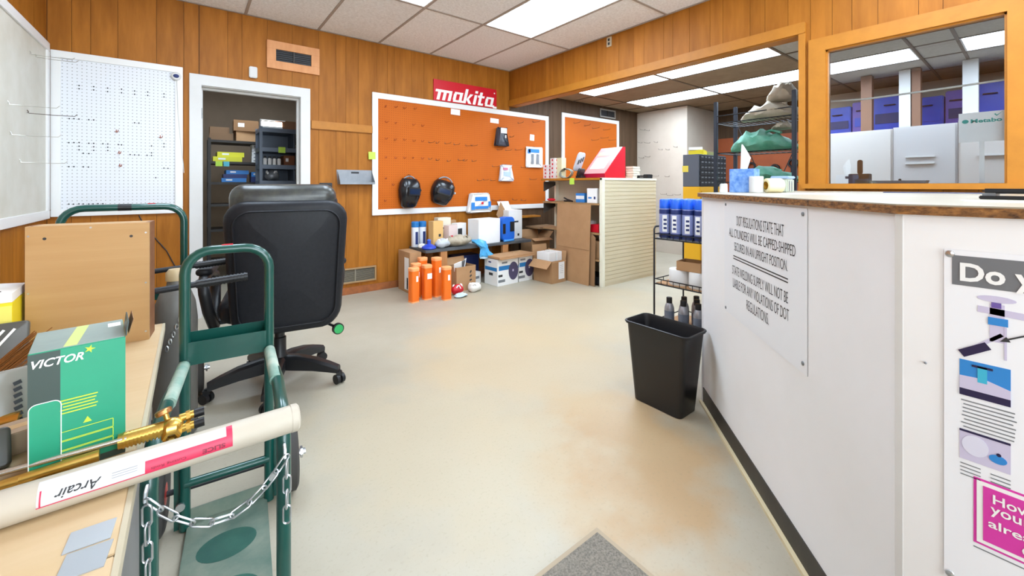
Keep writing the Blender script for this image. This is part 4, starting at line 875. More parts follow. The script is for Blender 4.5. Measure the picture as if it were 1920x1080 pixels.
# wire brush
t = thing('wire_brush', 'bundle of rust brown bristles behind the green carton', 'brush', (-.37, 1.62, TZ))
b = nb()
for k in range(60):
    u = random.uniform(-1,1); v = random.uniform(-1,1); z0 = .03+.02*v
    tube(b, [(-.05+.01*u, .02*v, z0), (.06+.02*u, .02*v+random.uniform(-.01,.01), z0+.09+.02*random.random())], .0012, 4)
br = part('bristles', b, mat('bristle_brown','#8a5a2c',.6), t); br['kind'] = 'stuff'
b = nb(); pad(b, .09, .05, .05, .015, .01, 0, Matrix.Translation((-.07,0,.03)) @ Matrix.Rotation(.6,4,'Y')); part('block', b, m_maple, t, 50)
# brass regulator at the left edge
t = thing('gas_regulator', 'brass regulator body lying at the left picture edge', 'regulator', (-.36, 1.37, TZ+.02), -.15)
b = nb(); cyl(b, (-.05,0,.012), (.07,0,.014), .016, seg=20); cyl(b, (.0,0,.012), (.012,0,.013), .0195, seg=6); cyl(b, (.03,0,.012), (.04,0,.013), .0185, seg=20); part('barrel', b, m_brass, t, 40)
b = nb(); cyl(b, (-.075,0,.006), (-.05,0,.012), .0255, seg=24); part('gauge', b, m_chrome, t, 40)
b = nb(); cyl(b, (.005,0,.02), (.0,0,.045), .006); sphere(b, (0,0,.045), .009); part('relief_valve', b, m_brass, t, 40)
b = nb(); bx(b, -.07,.07,-.03,.03,-.02,-.004); part('cradle', b, m_cardd, t)
carton('small_carton', 'small tan carton with white label under the brass regulator', 'carton', .09, .07, .045, (-.305,1.285,TZ), .3, m=mat('tan_carton','#a98f74',.7))
# ------------------------------------------------------------------ waste bin, mat, spray rack
t = thing('waste_bin', 'tall black plastic waste bin at the corner of the counter', 'bin', (1.945, 1.2, 0))
def rr(wx, wy, z, r, ox=0, oy=0): return [(x+ox, y+oy, z) for x, y in rrect(wx, wy, r, 5)]
b = nb(); ring_loft(b, [rr(.15,.262,.0,.025), rr(.158,.27,.004,.028), rr(.19,.345,.40,.03), rr(.205,.362,.402,.034), rr(.207,.364,.414,.034), rr(.196,.352,.416,.03), rr(.184,.338,.40,.028), rr(.152,.264,.008,.024)]); part('bucket', b, mat('bin_black','#201f21',.35, noise=3, col2='#1a191b'), t, 35)
b = nb(); tube(b, [(p[0],p[1],p[2]) for p in rr(.206,.363,.411,.034)], .0045, 6, close=True); part('rolled_rim', b, m_black, t, 60)
t = thing('floor_mat', 'grey flecked entrance mat corner at the bottom of the picture', 'mat', (.56, .4, 0))
b = nb(); bx(b, -.485, .485, -.485, .485, .0, .008); part('carpet', b, mat('mat_pile','#8d8578',.95, noise=170, col2='#5d574f', bump=.8), t)
b = nb()
for q in ((-.5,.5,.485,.5),(-.5,.5,-.5,-.485),(-.5,-.485,-.485,.485),(.485,.5,-.485,.485)): bx(b, q[0],q[1],q[2],q[3],0,.006)
part('rubber_edge', b, mat('mat_edge','#a3927a',.8), t)

RX, RY0, RY1 = 2.226, 1.125, 1.44; RXe = 2.56
t = thing('spray_rack', 'black wire rack of cans and bottles between bin and counter', 'wire rack', (RX, RY0, 0))
def rel(p): return (p[0]-RX, p[1]-RY0, p[2])
b = nb()
for y in (RY1, RY0):
    tube(b, [rel((RX,y,.0)), rel((RX,y,.5)), rel((RX,y,.875)), rel((RX+.012,y,.888)), rel((RXe-.012,y,.888)), rel((RXe,y,.875)), rel((RXe,y,.5)), rel((RXe,y,0))], .0055, 8)
part('end_frame', b, m_blackm, t, 60)
for k, z in enumerate((.815, .54, .29)):
    b = nb(); q = [rel((RX+.012,RY0,z)), rel((RXe-.012,RY0,z)), rel((RXe-.012,RY1,z)), rel((RX+.012,RY1,z))]; tube(b, q, .004, 6, close=True)
    tube(b, [(p[0],p[1],p[2]+.03) for p in q], .0035, 6, close=True)
    for j in range(1, 8): y = RY0+(RY1-RY0)*j/8; tube(b, [rel((RX+.012,y,z+.03)), rel((RX+.012,y,z)), rel((RXe-.012,y,z)), rel((RXe-.012,y,z+.03))], .0022, 5)
    for y in (RY0, RY1): 
        for x in (RX+.1, RX+.2): tube(b, [rel((x,y,z)), rel((x,y,z+.03))], .0025, 5)
    s_ = part('wire_shelf', b, m_blackm, t, 60)
    b = nb(); bx(b, .016, RXe-RX-.016, .004, RY1-RY0-.004, z+.003, z+.007); part('shelf_liner', b, [m_grey, m_card, m_card][k], s_)
# spray cans
def can_meshes():
    b = nb(); lathe(b, [(.029,0),(.0325,.004),(.0325,.165),(.0315,.172),(.026,.182)], seg=20); body = me('can_body', b, mat('can_lilac','#8f98c4',.35,.1), 40)
    b = nb(); lathe(b, [(.0328,.004),(.0328,.03)], seg=20, cap=False); band = me('can_band', b, m_navy, 40)
    b = nb(); lathe(b, [(.0329,.145),(.0329,.166),(.0318,.172)], seg=20, cap=False); b2 = me('can_top_band', b, m_navy, 40)
    b = nb(); lathe(b, [(.0312,.178),(.0312,.226),(.026,.234),(.010,.234)], seg=20); cap = me('cap', b, mat('cap_blue','#1d5fd6',.35), 40)
    return body, band, b2, cap
cb, cband, cb2, ccap = can_meshes()
k = 0
for i, x in enumerate((RX+.048, RX+.122, RX+.196)):
    for j, y in enumerate((RY1-.042, RY1-.116, RY1-.19, RY1-.264)):
        lab = ['front left','second from left in front','third from left in front','rightmost in front'][j]+' blue-capped spray can on the top shelf of the rack' if i == 0 else ['','second-row','back-row'][i]+' blue-capped spray can on the rack top shelf, '+['leftmost','second from left','third from left','rightmost'][j]
        r_ = thing('spray_can', lab, 'spray can', (x, y, .823), math.radians(-60)+random.uniform(-.5,.5), 'spray cans on the rack')
        ob('can_body', cb, r_); ob('print_band', cband, r_); ob('print_band', cb2, r_); ob('cap', ccap, r_)
        if i == 0:
            for z in (.06,.075,.09): pass
        patch(r_, 'label', m_paper, face_frame((0,-.0325,.088), (1,0,0), (0,0,1)), .026, .1, .0012)
        for z in (.06,.085,.11): patch(r_, 'label_print', m_navy, face_frame((.002,-.0338,z), (1,0,0), (0,0,1)), .018, .012, .0005)
# second shelf: paper rolls and a small box; bottom shelf: bottles
m_roll = mat('white_roll', '#ececea', .7)
for k, (y, lb) in enumerate(((RY1-.115,'left white tape roll on the middle rack shelf'),(RY1-.24,'right white tape roll on the middle rack shelf'))):
    r_ = thing('tape_roll', lb, 'tape roll', (RX+.085, y, .547)); b = nb(); lathe(b, [(.02,0),(.056,.0),(.058,.004),(.058,.088),(.056,.092),(.02,.092)], seg=28); part('roll', b, m_roll, r_, 40)
    b = nb(); lathe(b, [(.021,.001),(.021,.0925),(.018,.0925)], seg=20, cap=False); part('core', b, m_card, r_, 40)
t = thing('open_box', 'small tan open box resting on the tape rolls', 'box', (RX+.1, RY1-.19, .6395), .1)
b = nb()
for q in ((-.06,.06,-.07,-.067,0,.055),(-.06,.06,.067,.07,0,.055),(-.06,-.057,-.067,.067,0,.055),(.057,.06,-.067,.067,0,.055),(-.06,.06,-.067,.067,0,.002)): bx(b, *q)
part('tray', b, m_card, t); b = nb(); bx(b, -.055,.055,-.06,.06,.002,.03); part('contents', b, m_cardd, t)
b = nb(); lathe(b, [(.026,0),(.028,.003),(.028,.105),(.022,.125),(.016,.135)], seg=20); bt = me('bottle_body', b, mat('bottle_silver','#a6a7ad',.3,.5), 40)
b = nb(); lathe(b, [(.0166,.133),(.0166,.165),(.015,.168)], seg=18); bc = me('bottle_cap', b, m_black, 40)
b = nb(); lathe(b, [(.0284,.02),(.0284,.09)], seg=20, cap=False); bl = me('bottle_label', b, mat('label_slate','#6c7280',.5), 40)
for k, (x, y, lb) in enumerate(((.05,RY1-.07,'leftmost'),(.05,RY1-.16,'middle'),(.05,RY1-.25,'rightmost'),(.13,RY1-.12,'left second-row'),(.13,RY1-.2,'right second-row'),(.2,RY1-.16,'rearmost'))):
    r_ = thing('bottle', f'{lb} silver bottle with black cap on the lowest rack shelf', 'bottle', (RX+x, y, .297), 0, 'bottles on the rack')
    ob('bottle_body', bt, r_); ob('cap', bc, r_); ob('label', bl, r_)

# ------------------------------------------------------------------ things on the counter
CZ = 1.101
t = thing('tissue_box', 'blue patterned tissue box with a tissue standing up', 'tissue box', (2.44, 1.01, CZ), .12)
m_tb = mat('tissue_blue', '#3f72bd', .5, noise=40, col2='#86aadb')
b = nb(); bx(b, -.06,.06,-.06,.06,0,.13); part('box', b, m_tb, t, bevel=.002)
patch(t, 'slot', m_paper, face_frame((0,0,.13), (1,0,0), (0,1,0)), 0, 0, .0008, ell(.045,.02))
b = nb(); ring_loft(b, [[(-.05,-.004,.13),(.03,-.006,.13),(.03,.006,.13),(-.05,.006,.13)], [(-.05,-.01,.2),(.075,-.012,.195),(.075,.004,.195),(-.05,.004,.2)], [(-.045,-.006,.235),(.03,-.006,.23),(.03,.004,.23),(-.045,.004,.235)], [(-.043,-.002,.265),(-.025,-.002,.26),(-.025,.002,.26),(-.043,.002,.265)]]); part('tissue', b, m_paper, t, 50)
b = nb(); lathe(b, [(.03,0),(.034,.002),(.034,.085),(.031,.087),(.03,.06),(.028,.006)], seg=24); solo('white_cup', b, m_white, 'white cup standing before the blue tissue box', 'cup', (2.39,.93,CZ), smooth=40)
t = thing('tape_roll', 'cream roll with a yellow core lying on the counter', 'roll', (2.43,.862,CZ), .9)
b = nb(); lathe(b, [(.022,-.04),(.036,-.04),(.038,-.036),(.038,.036),(.036,.04),(.022,.04),(.0215,.02),(.0215,-.02)], seg=26, cap=False); bmesh.ops.transform(b, matrix=Matrix.Translation((0,0,.038)) @ Matrix.Rotation(PI/2,4,'X'), verts=b.verts[:]); part('roll', b, mat('cream_roll','#e9dcae',.6), t, 40)
b = nb(); lathe(b, [(.0212,-.0402),(.0212,.0402),(.018,.0402),(.018,-.0402)], seg=20, cap=False); bmesh.ops.transform(b, matrix=Matrix.Translation((0,0,.038)) @ Matrix.Rotation(PI/2,4,'X'), verts=b.verts[:]); part('core', b, mat('core_ochre','#c89a2e',.6), t, 40)
t = thing('glass_jar', 'clear square jar with blue lid at the right of the cream roll', 'jar', (2.60,.875,CZ))
b = nb(); bx(b, -.05,.05,-.04,.04,0,.075); part('body', b, mat('cloudy_glass','#b9bfae',.15), t, bevel=.006)
b = nb(); bx(b, -.054,.054,-.044,.044,.075,.09); part('lid', b, mat('lid_blue','#9fb6d6',.4), t, bevel=.004)
for x in (-.025, .01): patch(t, 'label', m_grey, face_frame((x,-.0405,.035), (1,0,0), (0,0,1)), .012, .055)
t = thing('mint_dispenser', 'small white dispenser with a red mark at the counter end', 'dispenser', (2.235,1.03,CZ), .5)
b = nb(); prism(b, [(-.035,0),(.035,0),(.032,.02),(.015,.042),(-.01,.048),(-.033,.046),(-.025,.03)], .035, Matrix.Translation((0,-.017,0))); part('body', b, m_white, t, 50, bevel=.003)
patch(t, 'red_mark', m_red, face_frame((-.012,-.0175,.026), (1,0,0), (0,0,1)), 0, 0, .001, ell(.006,.009))
for k, (x, y, w_, d_, rz, m, lb) in enumerate(((2.37,.985,.22,.12,.5,mat('kraft_pad','#c8ac80',.7),'tan pad under the tissue box'),(2.2,.62,.3,.2,.1,m_paper,'white papers on the counter top under the window'),(2.95,.3,.05,.42,.05,m_navy,'thin navy ruler on the counter below the window'))):
    b = nb(); bx(b, -w_/2,w_/2,-d_/2,d_/2,0,.0035); 
    if k: solo(['','paper_sheets','ruler'][k], b, m, lb, ['','paper','ruler'][k], (x,y,CZ), rz)
    else: b.free()
t = thing('stapler', 'dark stapler on the counter at the right picture edge', 'stapler', (1.75,.03,CZ), -.3)
b = nb(); bx(b, -.02,.02,-.07,.07,0,.01); part('base', b, m_black, t, bevel=.002)
b = nb(); bx(b, -.016,.016,-.068,.066,.016,.03); part('arm', b, m_blackm, t, bevel=.005)
b = nb(); bx(b, -.012,.012,.04,.066,.008,.018); part('hinge_block', b, m_grey, t)
b = nb(); bx(b, -.06,.06,-.09,.09,0,.002); solo('paper_sheets', b, m_paper, 'small white slip on the counter at the right picture edge', 'paper', (1.5,.02,CZ), .2)

# ------------------------------------------------------------------ bench under the orange board
t = thing('low_bench', 'low dark bench heaped with supplies under the orange board', 'bench', (2.7, 4.19, 0))
b = nb(); bx(b, -.75,.72,-.215,.2,.42,.45); part('bench_top', b, mat('bench_slate','#54575a',.5, noise=6, col2='#474a4d'), t, bevel=.003)
m_leg = mat('pine_leg', '#b98350', .6, noise=5, col2='#a87242', stretch=(4,4,.7))
for x in (-.53, .31):
    for y in (-.19, .15): b = nb(); bx(b, x-.04,x+.04,y-.02,y+.02,0,.42); part('leg', b, m_leg, t)
def item(y, x, z, w_, d_, h_, name, label, cat, m, rz=0, prints=()):
    t = thing(name, label, cat, (x, y, z), rz); b = nb(); bx(b, -w_/2,w_/2,-d_/2,d_/2,0,h_); part('body', b, m, t, bevel=.002)
    patch(t, 'seam', m_tape if m in (m_card,) else m_grey, face_frame((0,0,h_), (1,0,0), (0,1,0)), w_*.96, .004, .0004)
    for nm, mm, face, u, v, pw, ph in prints:
        F = {'f': face_frame((u,-d_/2,v),(1,0,0),(0,0,1)), 'l': face_frame((-w_/2,u,v),(0,-1,0),(0,0,1))}[face]; patch(t, nm, mm, F, pw, ph, .0008)
    return t
BZ = .45
# blue topped cylinders on the left
b = nb(); lathe(b, [(.04,0),(.042,.004),(.042,.2),(.04,.25)], seg=20); c1 = me('canister', b, mat('canister_white','#d9dde6',.3), 40)
b = nb(); lathe(b, [(.0428,.22),(.0428,.275),(.036,.283)], seg=20); c2 = me('lid', b, mat('canister_lid','#1f6fb0',.35), 40)
for k, (x, y, lb) in enumerate(((1.985,4.31,'left blue-lidded clear canister on the bench'),(2.075,4.31,'right blue-lidded clear canister on the bench'))):
    r_ = thing('canister', lb, 'canister', (x, y, BZ)); ob('canister_body', c1, r_); ob('lid', c2, r_); patch(r_, 'label', m_navy, face_frame((.0,-.0425,.1), (1,0,0), (0,0,1)), .03, .14, .001)
t = thing('blue_bowl', 'round blue plastic funnel on the bench front', 'funnel', (2.03, 4.06, BZ))
b = nb(); lathe(b, [(.07,0),(.08,.012),(.075,.028),(.045,.045),(.022,.055),(.02,.085),(.024,.09)], seg=24); part('bowl', b, mat('royal_blue','#2444b4',.3), t, 40)
b = nb(); lathe(b, [(.0205,.086),(.0205,.1),(.012,.106)], seg=16); part('stopper', b, mat('royal_blue_light','#3f6ad2',.3), t, 40)
def heap(name, label, cat, x, y, z, sx, sy, sz, m, seed, m2=None):
    t = thing(name, label, cat, (x, y, z)); b = nb(); sphere(b, (0,0,sz*.5), 1, (sx,sy,sz*.5), 16, 10); rr_ = random.Random(seed)
    for v in b.verts:
        n = Vector((math.sin(v.co.x*60+seed), math.sin(v.co.y*55+seed*2), math.cos((v.co.x+v.co.y)*48)))*.12*min(sx,sy,sz)
        v.co += n; v.co.z = max(0, v.co.z)
    part('bundle', b, m, t, 35)
    b = nb()
    for k in range(3):
        a = k*2.1+seed; tube(b, [(sx*.7*math.cos(a+u*.5), sy*.7*math.sin(a+u*.5), sz*(.75+.25*math.sin(u*2))) for u in [0,.5,1,1.5,2]], sz*.08, 6)
    part('loose_fold', b, m2 or m, t, 60)
    return t
heap('grey_bag', 'clear grey bag of parts between blue funnel and beige heap', 'bag', 2.19, 4.05, BZ, .08, .06, .1, mat('grey_bag','#b4b9bd',.3), 3, m_paper)
heap('paper_packing', 'beige crumpled packing material along the bench front', 'packing material', 2.40, 4.06, BZ, .17, .07, .12, mat('beige_pack','#b9ad98',.7, noise=20, col2='#9e927e'), 5)
heap('white_bag', 'small white plastic bag at the bench left end', 'bag', 1.985, 4.14, BZ, .04, .05, .05, mat('white_bag','#ddd9d0',.5), 8)
item(4.17, 2.17, BZ, .13, .1, .29, 'tan_box', 'tan box with a small dark emblem on the bench', 'box', mat('box_tan','#d9ad6c',.6), .1, (('emblem', m_ink, 'f', .02, .13, .03, .03), ('text_strip', m_cardd, 'f', 0, .04, .08, .012)))
item(4.33, 2.34, BZ, .17, .1, .31, 'cream_box', 'cream box behind the tan box on the bench', 'box', mat('box_cream','#dcd3bd',.6), 0, (('label', m_ink, 'f', 0, .19, .09, .02),))
item(4.19, 2.37, BZ, .15, .08, .23, 'spotted_box', 'white and red printed pack leaning on the bench', 'box', mat('box_pinkish','#d8c3bd',.6), .35, (('red_spot', m_red, 'f', -.03, .09, .05, .05), ('red_spot', m_red, 'f', .04, .04, .04, .03)))
item(4.375, 2.485, BZ, .1, .06, .27, 'brown_box', 'plain brown carton standing behind on the bench', 'box', m_card, 0)
item(4.265, 2.525, BZ, .15, .1, .24, 'white_box', 'white box with black picture left of the big white carton', 'box', m_boxw, .25, (('picture', m_ink, 'f', -.03, .12, .07, .12),))
t = item(4.11, 2.785, BZ, .34, .2, .29, 'white_carton', 'big plain white carton on the bench', 'carton', m_boxw, .12)
t = item(4.26, 3.30, BZ-.0, .24, .2, .37, 'open_white_carton', 'tall white carton with an opened lid holding a blue helmet pack', 'carton', m_boxw, .1, (('text_strip', m_ink, 'f', 0, .22, .1, .02), ('mark', m_ink, 'f', .05, .05, .03, .03)))
b = nb(); bx(b, -.1,.1,-.002,.002,0,.16); part('lid_flap', b, m_card, t, loc=(-.135,.0,.30), rot=(0,-.9,.4))
b = nb(); bx(b, -.1,.1,-.002,.002,0,.12); part('lid_flap', b, m_boxw, t, loc=(0,.09,.37), rot=(-.5,0,0))
t = thing('blue_helmet_pack', 'blue moulded pack with black openings between the white cartons', 'pack', (3.08, 4.06, BZ), .1)
b = nb(); prism(b, [(x, .15+z) for x, z in rrect(.2,.3,.06)], .1, Matrix.Translation((0,-.05,0))); part('shell', b, mat('vivid_blue','#1f66c9',.35), t, 40, bevel=.004)
b = nb(); bx(b, .02,.09,-.056,-.05,.12,.24); bx(b, -.1,-.06,-.056,-.05,.1,.22); part('opening', b, m_black, t)
b = nb(); tube(b, [(-.1,-.07,.016),(-.03,-.08,.016),(.06,-.07,.016)], .014, 8); part('strap', b, mat('sky_blue','#3f8fd6',.4), t, 60)
# blue glove-like bag hanging off the bench
t = thing('blue_bag', 'sky blue plastic bag hanging over the bench front edge', 'bag', (2.67, 3.945, .32))
b = nb(); ring_loft(b, [[(x*sx+ox, y*sy+oy, z) for x, y in rrect(1,1,.45,4)] for sx, sy, ox, oy, z in ((.20,.05,.02,-.02,.0),(.19,.055,.02,-.022,.02),(.13,.05,.0,-.02,.06),(.09,.05,-.01,-.02,.1),(.10,.055,-.02,-.02,.12),(.14,.07,-.04,.0,.15),(.17,.09,-.06,.015,.17),(.12,.06,-.1,.015,.195))]); crumple(b, .008, 4); part('bag', b, mat('sky_bag','#4fa6db',.3), t, 40)
b = nb(); ring_loft(b, [[(x*sx+.02, y*.04-.02, z) for x, y in rrect(1,1,.45,4)] for sx, z in ((.17,-.02),(.2,.005))]); crumple(b, .006, 9); part('clear_tip', b, mat('icy_plastic','#b9d6e6',.2), t, 40)
# shelf stub on the wall beside the bench
b = nb(); bx(b, -.18,.18,-.14,-.001,0,.022); solo('wall_shelf', b, m_trim, 'short wooden wall shelf right of the bench cartons', 'shelf', (3.68, YB, .70))
b = nb(); bx(b, -.2,.2,-.3,-.001,0,.022); solo('wall_shelf', b, mat('shelf_tan','#9a7a58',.6), 'lower wooden wall shelf behind the leaning cardboard', 'shelf', (3.9, YB, .55))
# left of the bench: tall carton, orange canisters
item(4.2, 1.87, 0, .13, .3, .43, 'tall_carton', 'tall tan carton with white label standing at the bench left end', 'carton', m_card, 0, (('white_label', m_paper, 'l', -.07, .2, .11, .34), ('barcode', m_ink, 'l', -.09, .1, .03, .12)))
ORL = ['front left orange rod canister on the floor','orange rod canister behind the front left one','orange rod canister with a white label in the middle','tall orange rod canister in the back middle','front right orange rod canister against the bench leg','partly hidden orange rod canister at the back']
for k, (x, y, h_) in enumerate(((1.717,3.76,.335),(1.80,3.89,.35),(1.865,3.775,.345),(1.99,3.81,.40),(2.01,3.64,.33),(1.90,3.95,.39))):
    r_ = thing('rod_canister', ORL[k], 'canister', (x, y, 0), random.uniform(-.3,.3), 'orange rod canisters'); s_ = .043
    b = nb(); ring_loft(b, [rr(2*s_,2*s_,z,.022) for z in (0, h_-.025)]); part('body', b, m_oran, r_, 40)
    b = nb(); ring_loft(b, [rr(2*s_+q,2*s_+q,z,.022) for q, z in ((.004,h_-.03),(.004,h_-.004),(-.004,h_))]); part('cap', b, m_oran2, r_, 40)
    b = nb(); ring_loft(b, [rr(2*s_+.003,2*s_+.003,z,.022) for z in (.0,.012)]); part('foot', b, m_oran2, r_, 40)
    patch(r_, 'label', m_paper, face_frame((.01,-s_-.0002,h_*.68), (1,0,0), (0,0,1)), .05 if k == 2 else .022, .055, .0008)
# floor clutter
t = thing('open_carton', 'tan carton stuffed with papers under the bench', 'carton', (2.345, 3.92, 0), .1)
m_cl = m_card
def open_box(t, w_, d_, h_, m=m_card, flaps=()):
    b = nb(); e = .004
    for q in ((-w_/2,w_/2,-d_/2,-d_/2+e,0,h_),(-w_/2,w_/2,d_/2-e,d_/2,0,h_),(-w_/2,-w_/2+e,-d_/2+e,d_/2-e,0,h_),(w_/2-e,w_/2,-d_/2+e,d_/2-e,0,h_),(-w_/2+e,w_/2-e,-d_/2+e,d_/2-e,0,e)): bx(b, *q)
    part('box_walls', b, m, t)
    for side, L, ang in flaps:
        b = nb()
        if side in 'fb':
            bx(b, -w_/2,w_/2,-.0018,.0018,0,L); s_ = -1 if side == 'f' else 1; part('flap', b, m, t, loc=(0,s_*(d_/2-.002),h_), rot=(-s_*ang,0,0))
        else:
            bx(b, -.0018,.0018,-d_/2,d_/2,0,L); s_ = -1 if side == 'l' else 1; part('flap', b, m, t, loc=(s_*(w_/2-.002),0,h_), rot=(0,s_*ang,0))
open_box(t, .26, .2, .26, flaps=(('b',.08,.3),))
for k in range(4): b = nb(); bx(b, -.05,.05,-.004,.004,0,.2); part('paper_sheet', b, [m_paper,m_grey,m_paper,m_boxw][k], t, loc=(-.06+.04*k,-.03+.03*k,.12), rot=(.25,.15*k-.2,.4*k))
for u in range(4): patch(t, 'stamp', m_ink, face_frame((.06,-.1005,.06+.045*u), (1,0,0), (0,0,1)) @ Matrix.Rotation(.3*u,4,'Z'), .03, .016)
m_zb = mat('stripe_blue','#1f78b8',.5); m_disc = mat('disc_purple','#4a4360',.5)
def disc_box(label, x, y, w_, d_, h_, rz):
    t = thing('machine_carton', label, 'carton', (x, y, 0), rz, 'white machine cartons'); b = nb(); bx(b, -w_/2,w_/2,-d_/2,d_/2,0,h_); part('body', b, m_boxw, t, bevel=.002)
    Ff = lambda u, v, o_=0: face_frame((u,-d_/2-o_,v),(1,0,0),(0,0,1)); Fl = lambda u, v: face_frame((-w_/2,u,v),(0,-1,0),(0,0,1))
    patch(t, 'blue_stripe', m_zb, Ff(-.02, h_*.66), w_*.75, .05); patch(t, 'blue_stripe', m_zb, Fl(0, h_*.62), d_*.9, .04)
    patch(t, 'picture', m_disc, Ff(w_*.27, h_*.5, .0004), 0, 0, .0008, ell(.075,.105,26)); patch(t, 'picture_hub', m_pl, Ff(w_*.25, h_*.52, .0013), .02, .025, .0006)
    patch(t, 'headline', m_grey, Ff(-.05, h_*.86), .08, .02); patch(t, 'barcode', m_ink, Fl(.0, h_*.42), .07, .03); patch(t, 'barcode', m_ink, Ff(-w_*.36, h_*.38), .06, .025); patch(t, 'headline', m_navy, Fl(.02, h_*.87), .05, .015)
    patch(t, 'small_print', m_grey, Ff(-w_*.3, h_*.18), .1, .03)
    return t
disc_box('white carton with blue stripe and dark disc picture, nearest on the floor under the bench', 2.86, 3.865, .31, .24, .3, .06)
disc_box('second white carton with blue stripe and dark disc, right of the first', 3.15, 3.88, .22, .22, .3, .06)
t = thing('flat_carton', 'flattened brown carton lying over the white cartons', 'cardboard', (2.98, 3.84, .302), .06)
b = nb(); bx(b, -.26,.28,-.14,.1,0,.008); part('sheet', b, m_card, t); b = nb(); bx(b, -.28,.27,-.12,.12,.008,.03); part('folded_sheet', b, m_card, t, rz=.03); b = nb(); bx(b, -.06,.06,-.01,.01,.03,.033); part('tape', b, m_tape, t, loc=(.12,.03,0))
t = thing('open_tray_box', 'open brown tray box tilted against the wall right of the bench', 'carton', (3.68, 4.2, .0), -.08)
open_box(t, .3, .25, .44, flaps=(('f',.08,1.9),('b',.1,.3),('r',.1,.7)))
item(4.31, 2.62, 0, .32, .18, .3, 'navy_box', 'dark navy box deep under the bench', 'box', m_navy, 0)
item(4.07, 2.60, 0, .13, .13, .13, 'small_white_box', 'small white box left of the disc carton on the floor', 'box', m_boxw, .3, (('label', m_grey, 'f', 0, .07, .07, .03),))
heap('red_bag', 'red and white bag on the floor beside the orange canisters', 'bag', 2.2, 3.74, 0, .07, .05, .1, m_red, 2, m_paper)
heap('white_bag', 'crumpled white plastic bag on the floor near the papers carton', 'bag', 2.4, 3.73, 0, .08, .06, .09, mat('white_bag','#ddd9d0',.5), 6)
heap('blue_wrapper', 'pale blue wrapper on the floor in front of the red bag', 'wrapper', 2.17, 3.62, 0, .08, .04, .04, mat('pale_wrapper','#b9cdda',.3), 7, m_paper)
t = thing('open_carton', 'open tan carton with a white box inside, right of the disc cartons', 'carton', (3.385, 3.6, 0), .05)
open_box(t, .24, .3, .26, flaps=(('l',.12,2.3),('b',.16,.2),('r',.1,.15),('f',.02,2.9)))
patch(t, 'white_label', m_paper, face_frame((.045,-.1503,.14),(1,0,0),(0,0,1)), .1, .2)
for k in range(5): patch(t, 'text_line', m_grey, face_frame((.045,-.1512,.2-.022*k),(1,0,0),(0,0,1)), .06, .003, .0004)
item(3.615, 3.345, .005, .12, .2, .34, 'inner_box', 'left white box standing inside the open tan carton', 'box', m_boxw, .06)
item(3.61, 3.455, .005, .085, .2, .345, 'inner_box', 'right white box standing inside the open tan carton', 'box', m_boxw, .06)
# leaning cardboard
t = thing('cardboard_sheet', 'tall flattened cardboard sheet leaning on the shelf end', 'cardboard', (3.545, 3.38, 0))
b = nb(); prism(b, [(-.29,0),(.25,0),(.25,.92),(-.29,.92)], .006, Matrix.Rotation(math.radians(-90),4,'Z')); part('sheet', b, m_card, t, rot=(0,.04,0))
b = nb(); bx(b, -.003, .0, -.29, .25, .398, .402); part('crease', b, m_cardd, t, rot=(0,.04,0))
t = thing('cardboard_sheet', 'shorter darker cardboard sheet behind the tall one', 'cardboard', (3.575, 3.2, 0))
b = nb(); prism(b, [(-.3,0),(.13,0),(.13,.55),(-.3,.86)], .005, Matrix.Rotation(math.radians(-90),4,'Z')); part('sheet', b, mat('card_dark','#8f6c4a',.85), t, rot=(0,.03,0)); b = nb(); bx(b, .004,.0055,-.1,.1,.3,.33); part('tape', b, m_tape, t, rot=(0,.03,0))
# ------------------------------------------------------------------ gondola shelving
m_gon = mat('gondola_cream', '#d4c8ae', .5, noise=2, col2='#cabd9c'); m_gpost = mat('gondola_post', '#e4e0cc', .45)
GX0, GX1, GY0, GY1 = 3.61, 4.67, 3.0, 3.97
t = thing('gondola', 'cream gondola shelving with a ribbed end panel and wooden shelves', 'shelving', (GX0, GY0, 0))
b = nb(); bx(b, 0, .05, -.012, .03, 0, 1.225); part('end_post', b, m_gpost, t, bevel=.003)
b = nb(); bx(b, .05, GX1-GX0, -.002, .018, .0, 1.222); part('end_panel', b, m_gon, t)
n = 26
for k in range(n):
    z0 = .03+1.17*k/n; ubox('slat', .052, GX1-GX0-.004, -.0065, -.002, z0+.003, z0+1.17/n-.003, m_gon, t)
b = nb(); bx(b, .0, GX1-GX0, -.014, .02, 1.2, 1.226); part('top_rail', b, m_gpost, t)
b = nb(); bx(b, .25, .28, .02, GY1-GY0, .0, 1.2); part('spine_panel', b, mat('spine_beige','#cfc6ae',.6), t)
b = nb(); bx(b, -.03, GX1-GX0, .02, GY1-GY0, 1.2, 1.226); part('top_shelf', b, m_trim, t, bevel=.002)
for z in (.935, .6, .3): b = nb(); bx(b, .0, .25, .02, GY1-GY0, z-.022, z); part('shelf', b, mat('shelf_tan2','#b18b5e',.6, noise=8, col2='#94724a'), t, bevel=.002)
b = nb(); bx(b, .02, .25, .03, GY1-GY0-.02, .02, .1); part('base_deck', b, m_blackm, t)
for y in (.93,): b = nb(); bx(b, .2, .25, y, y+.03, 0, 1.2); part('rear_post', b, m_gpost, t)
for z in (.8, 1.08):
    b = nb(); prism(b, [(0,0),(.26,.1),(.26,.13),(0,.13)], .004, Matrix.Translation((-.01,.94,z-.02))); part('bracket', b, mat('bracket_dark','#3a332e',.5), t)
GZ = 1.227
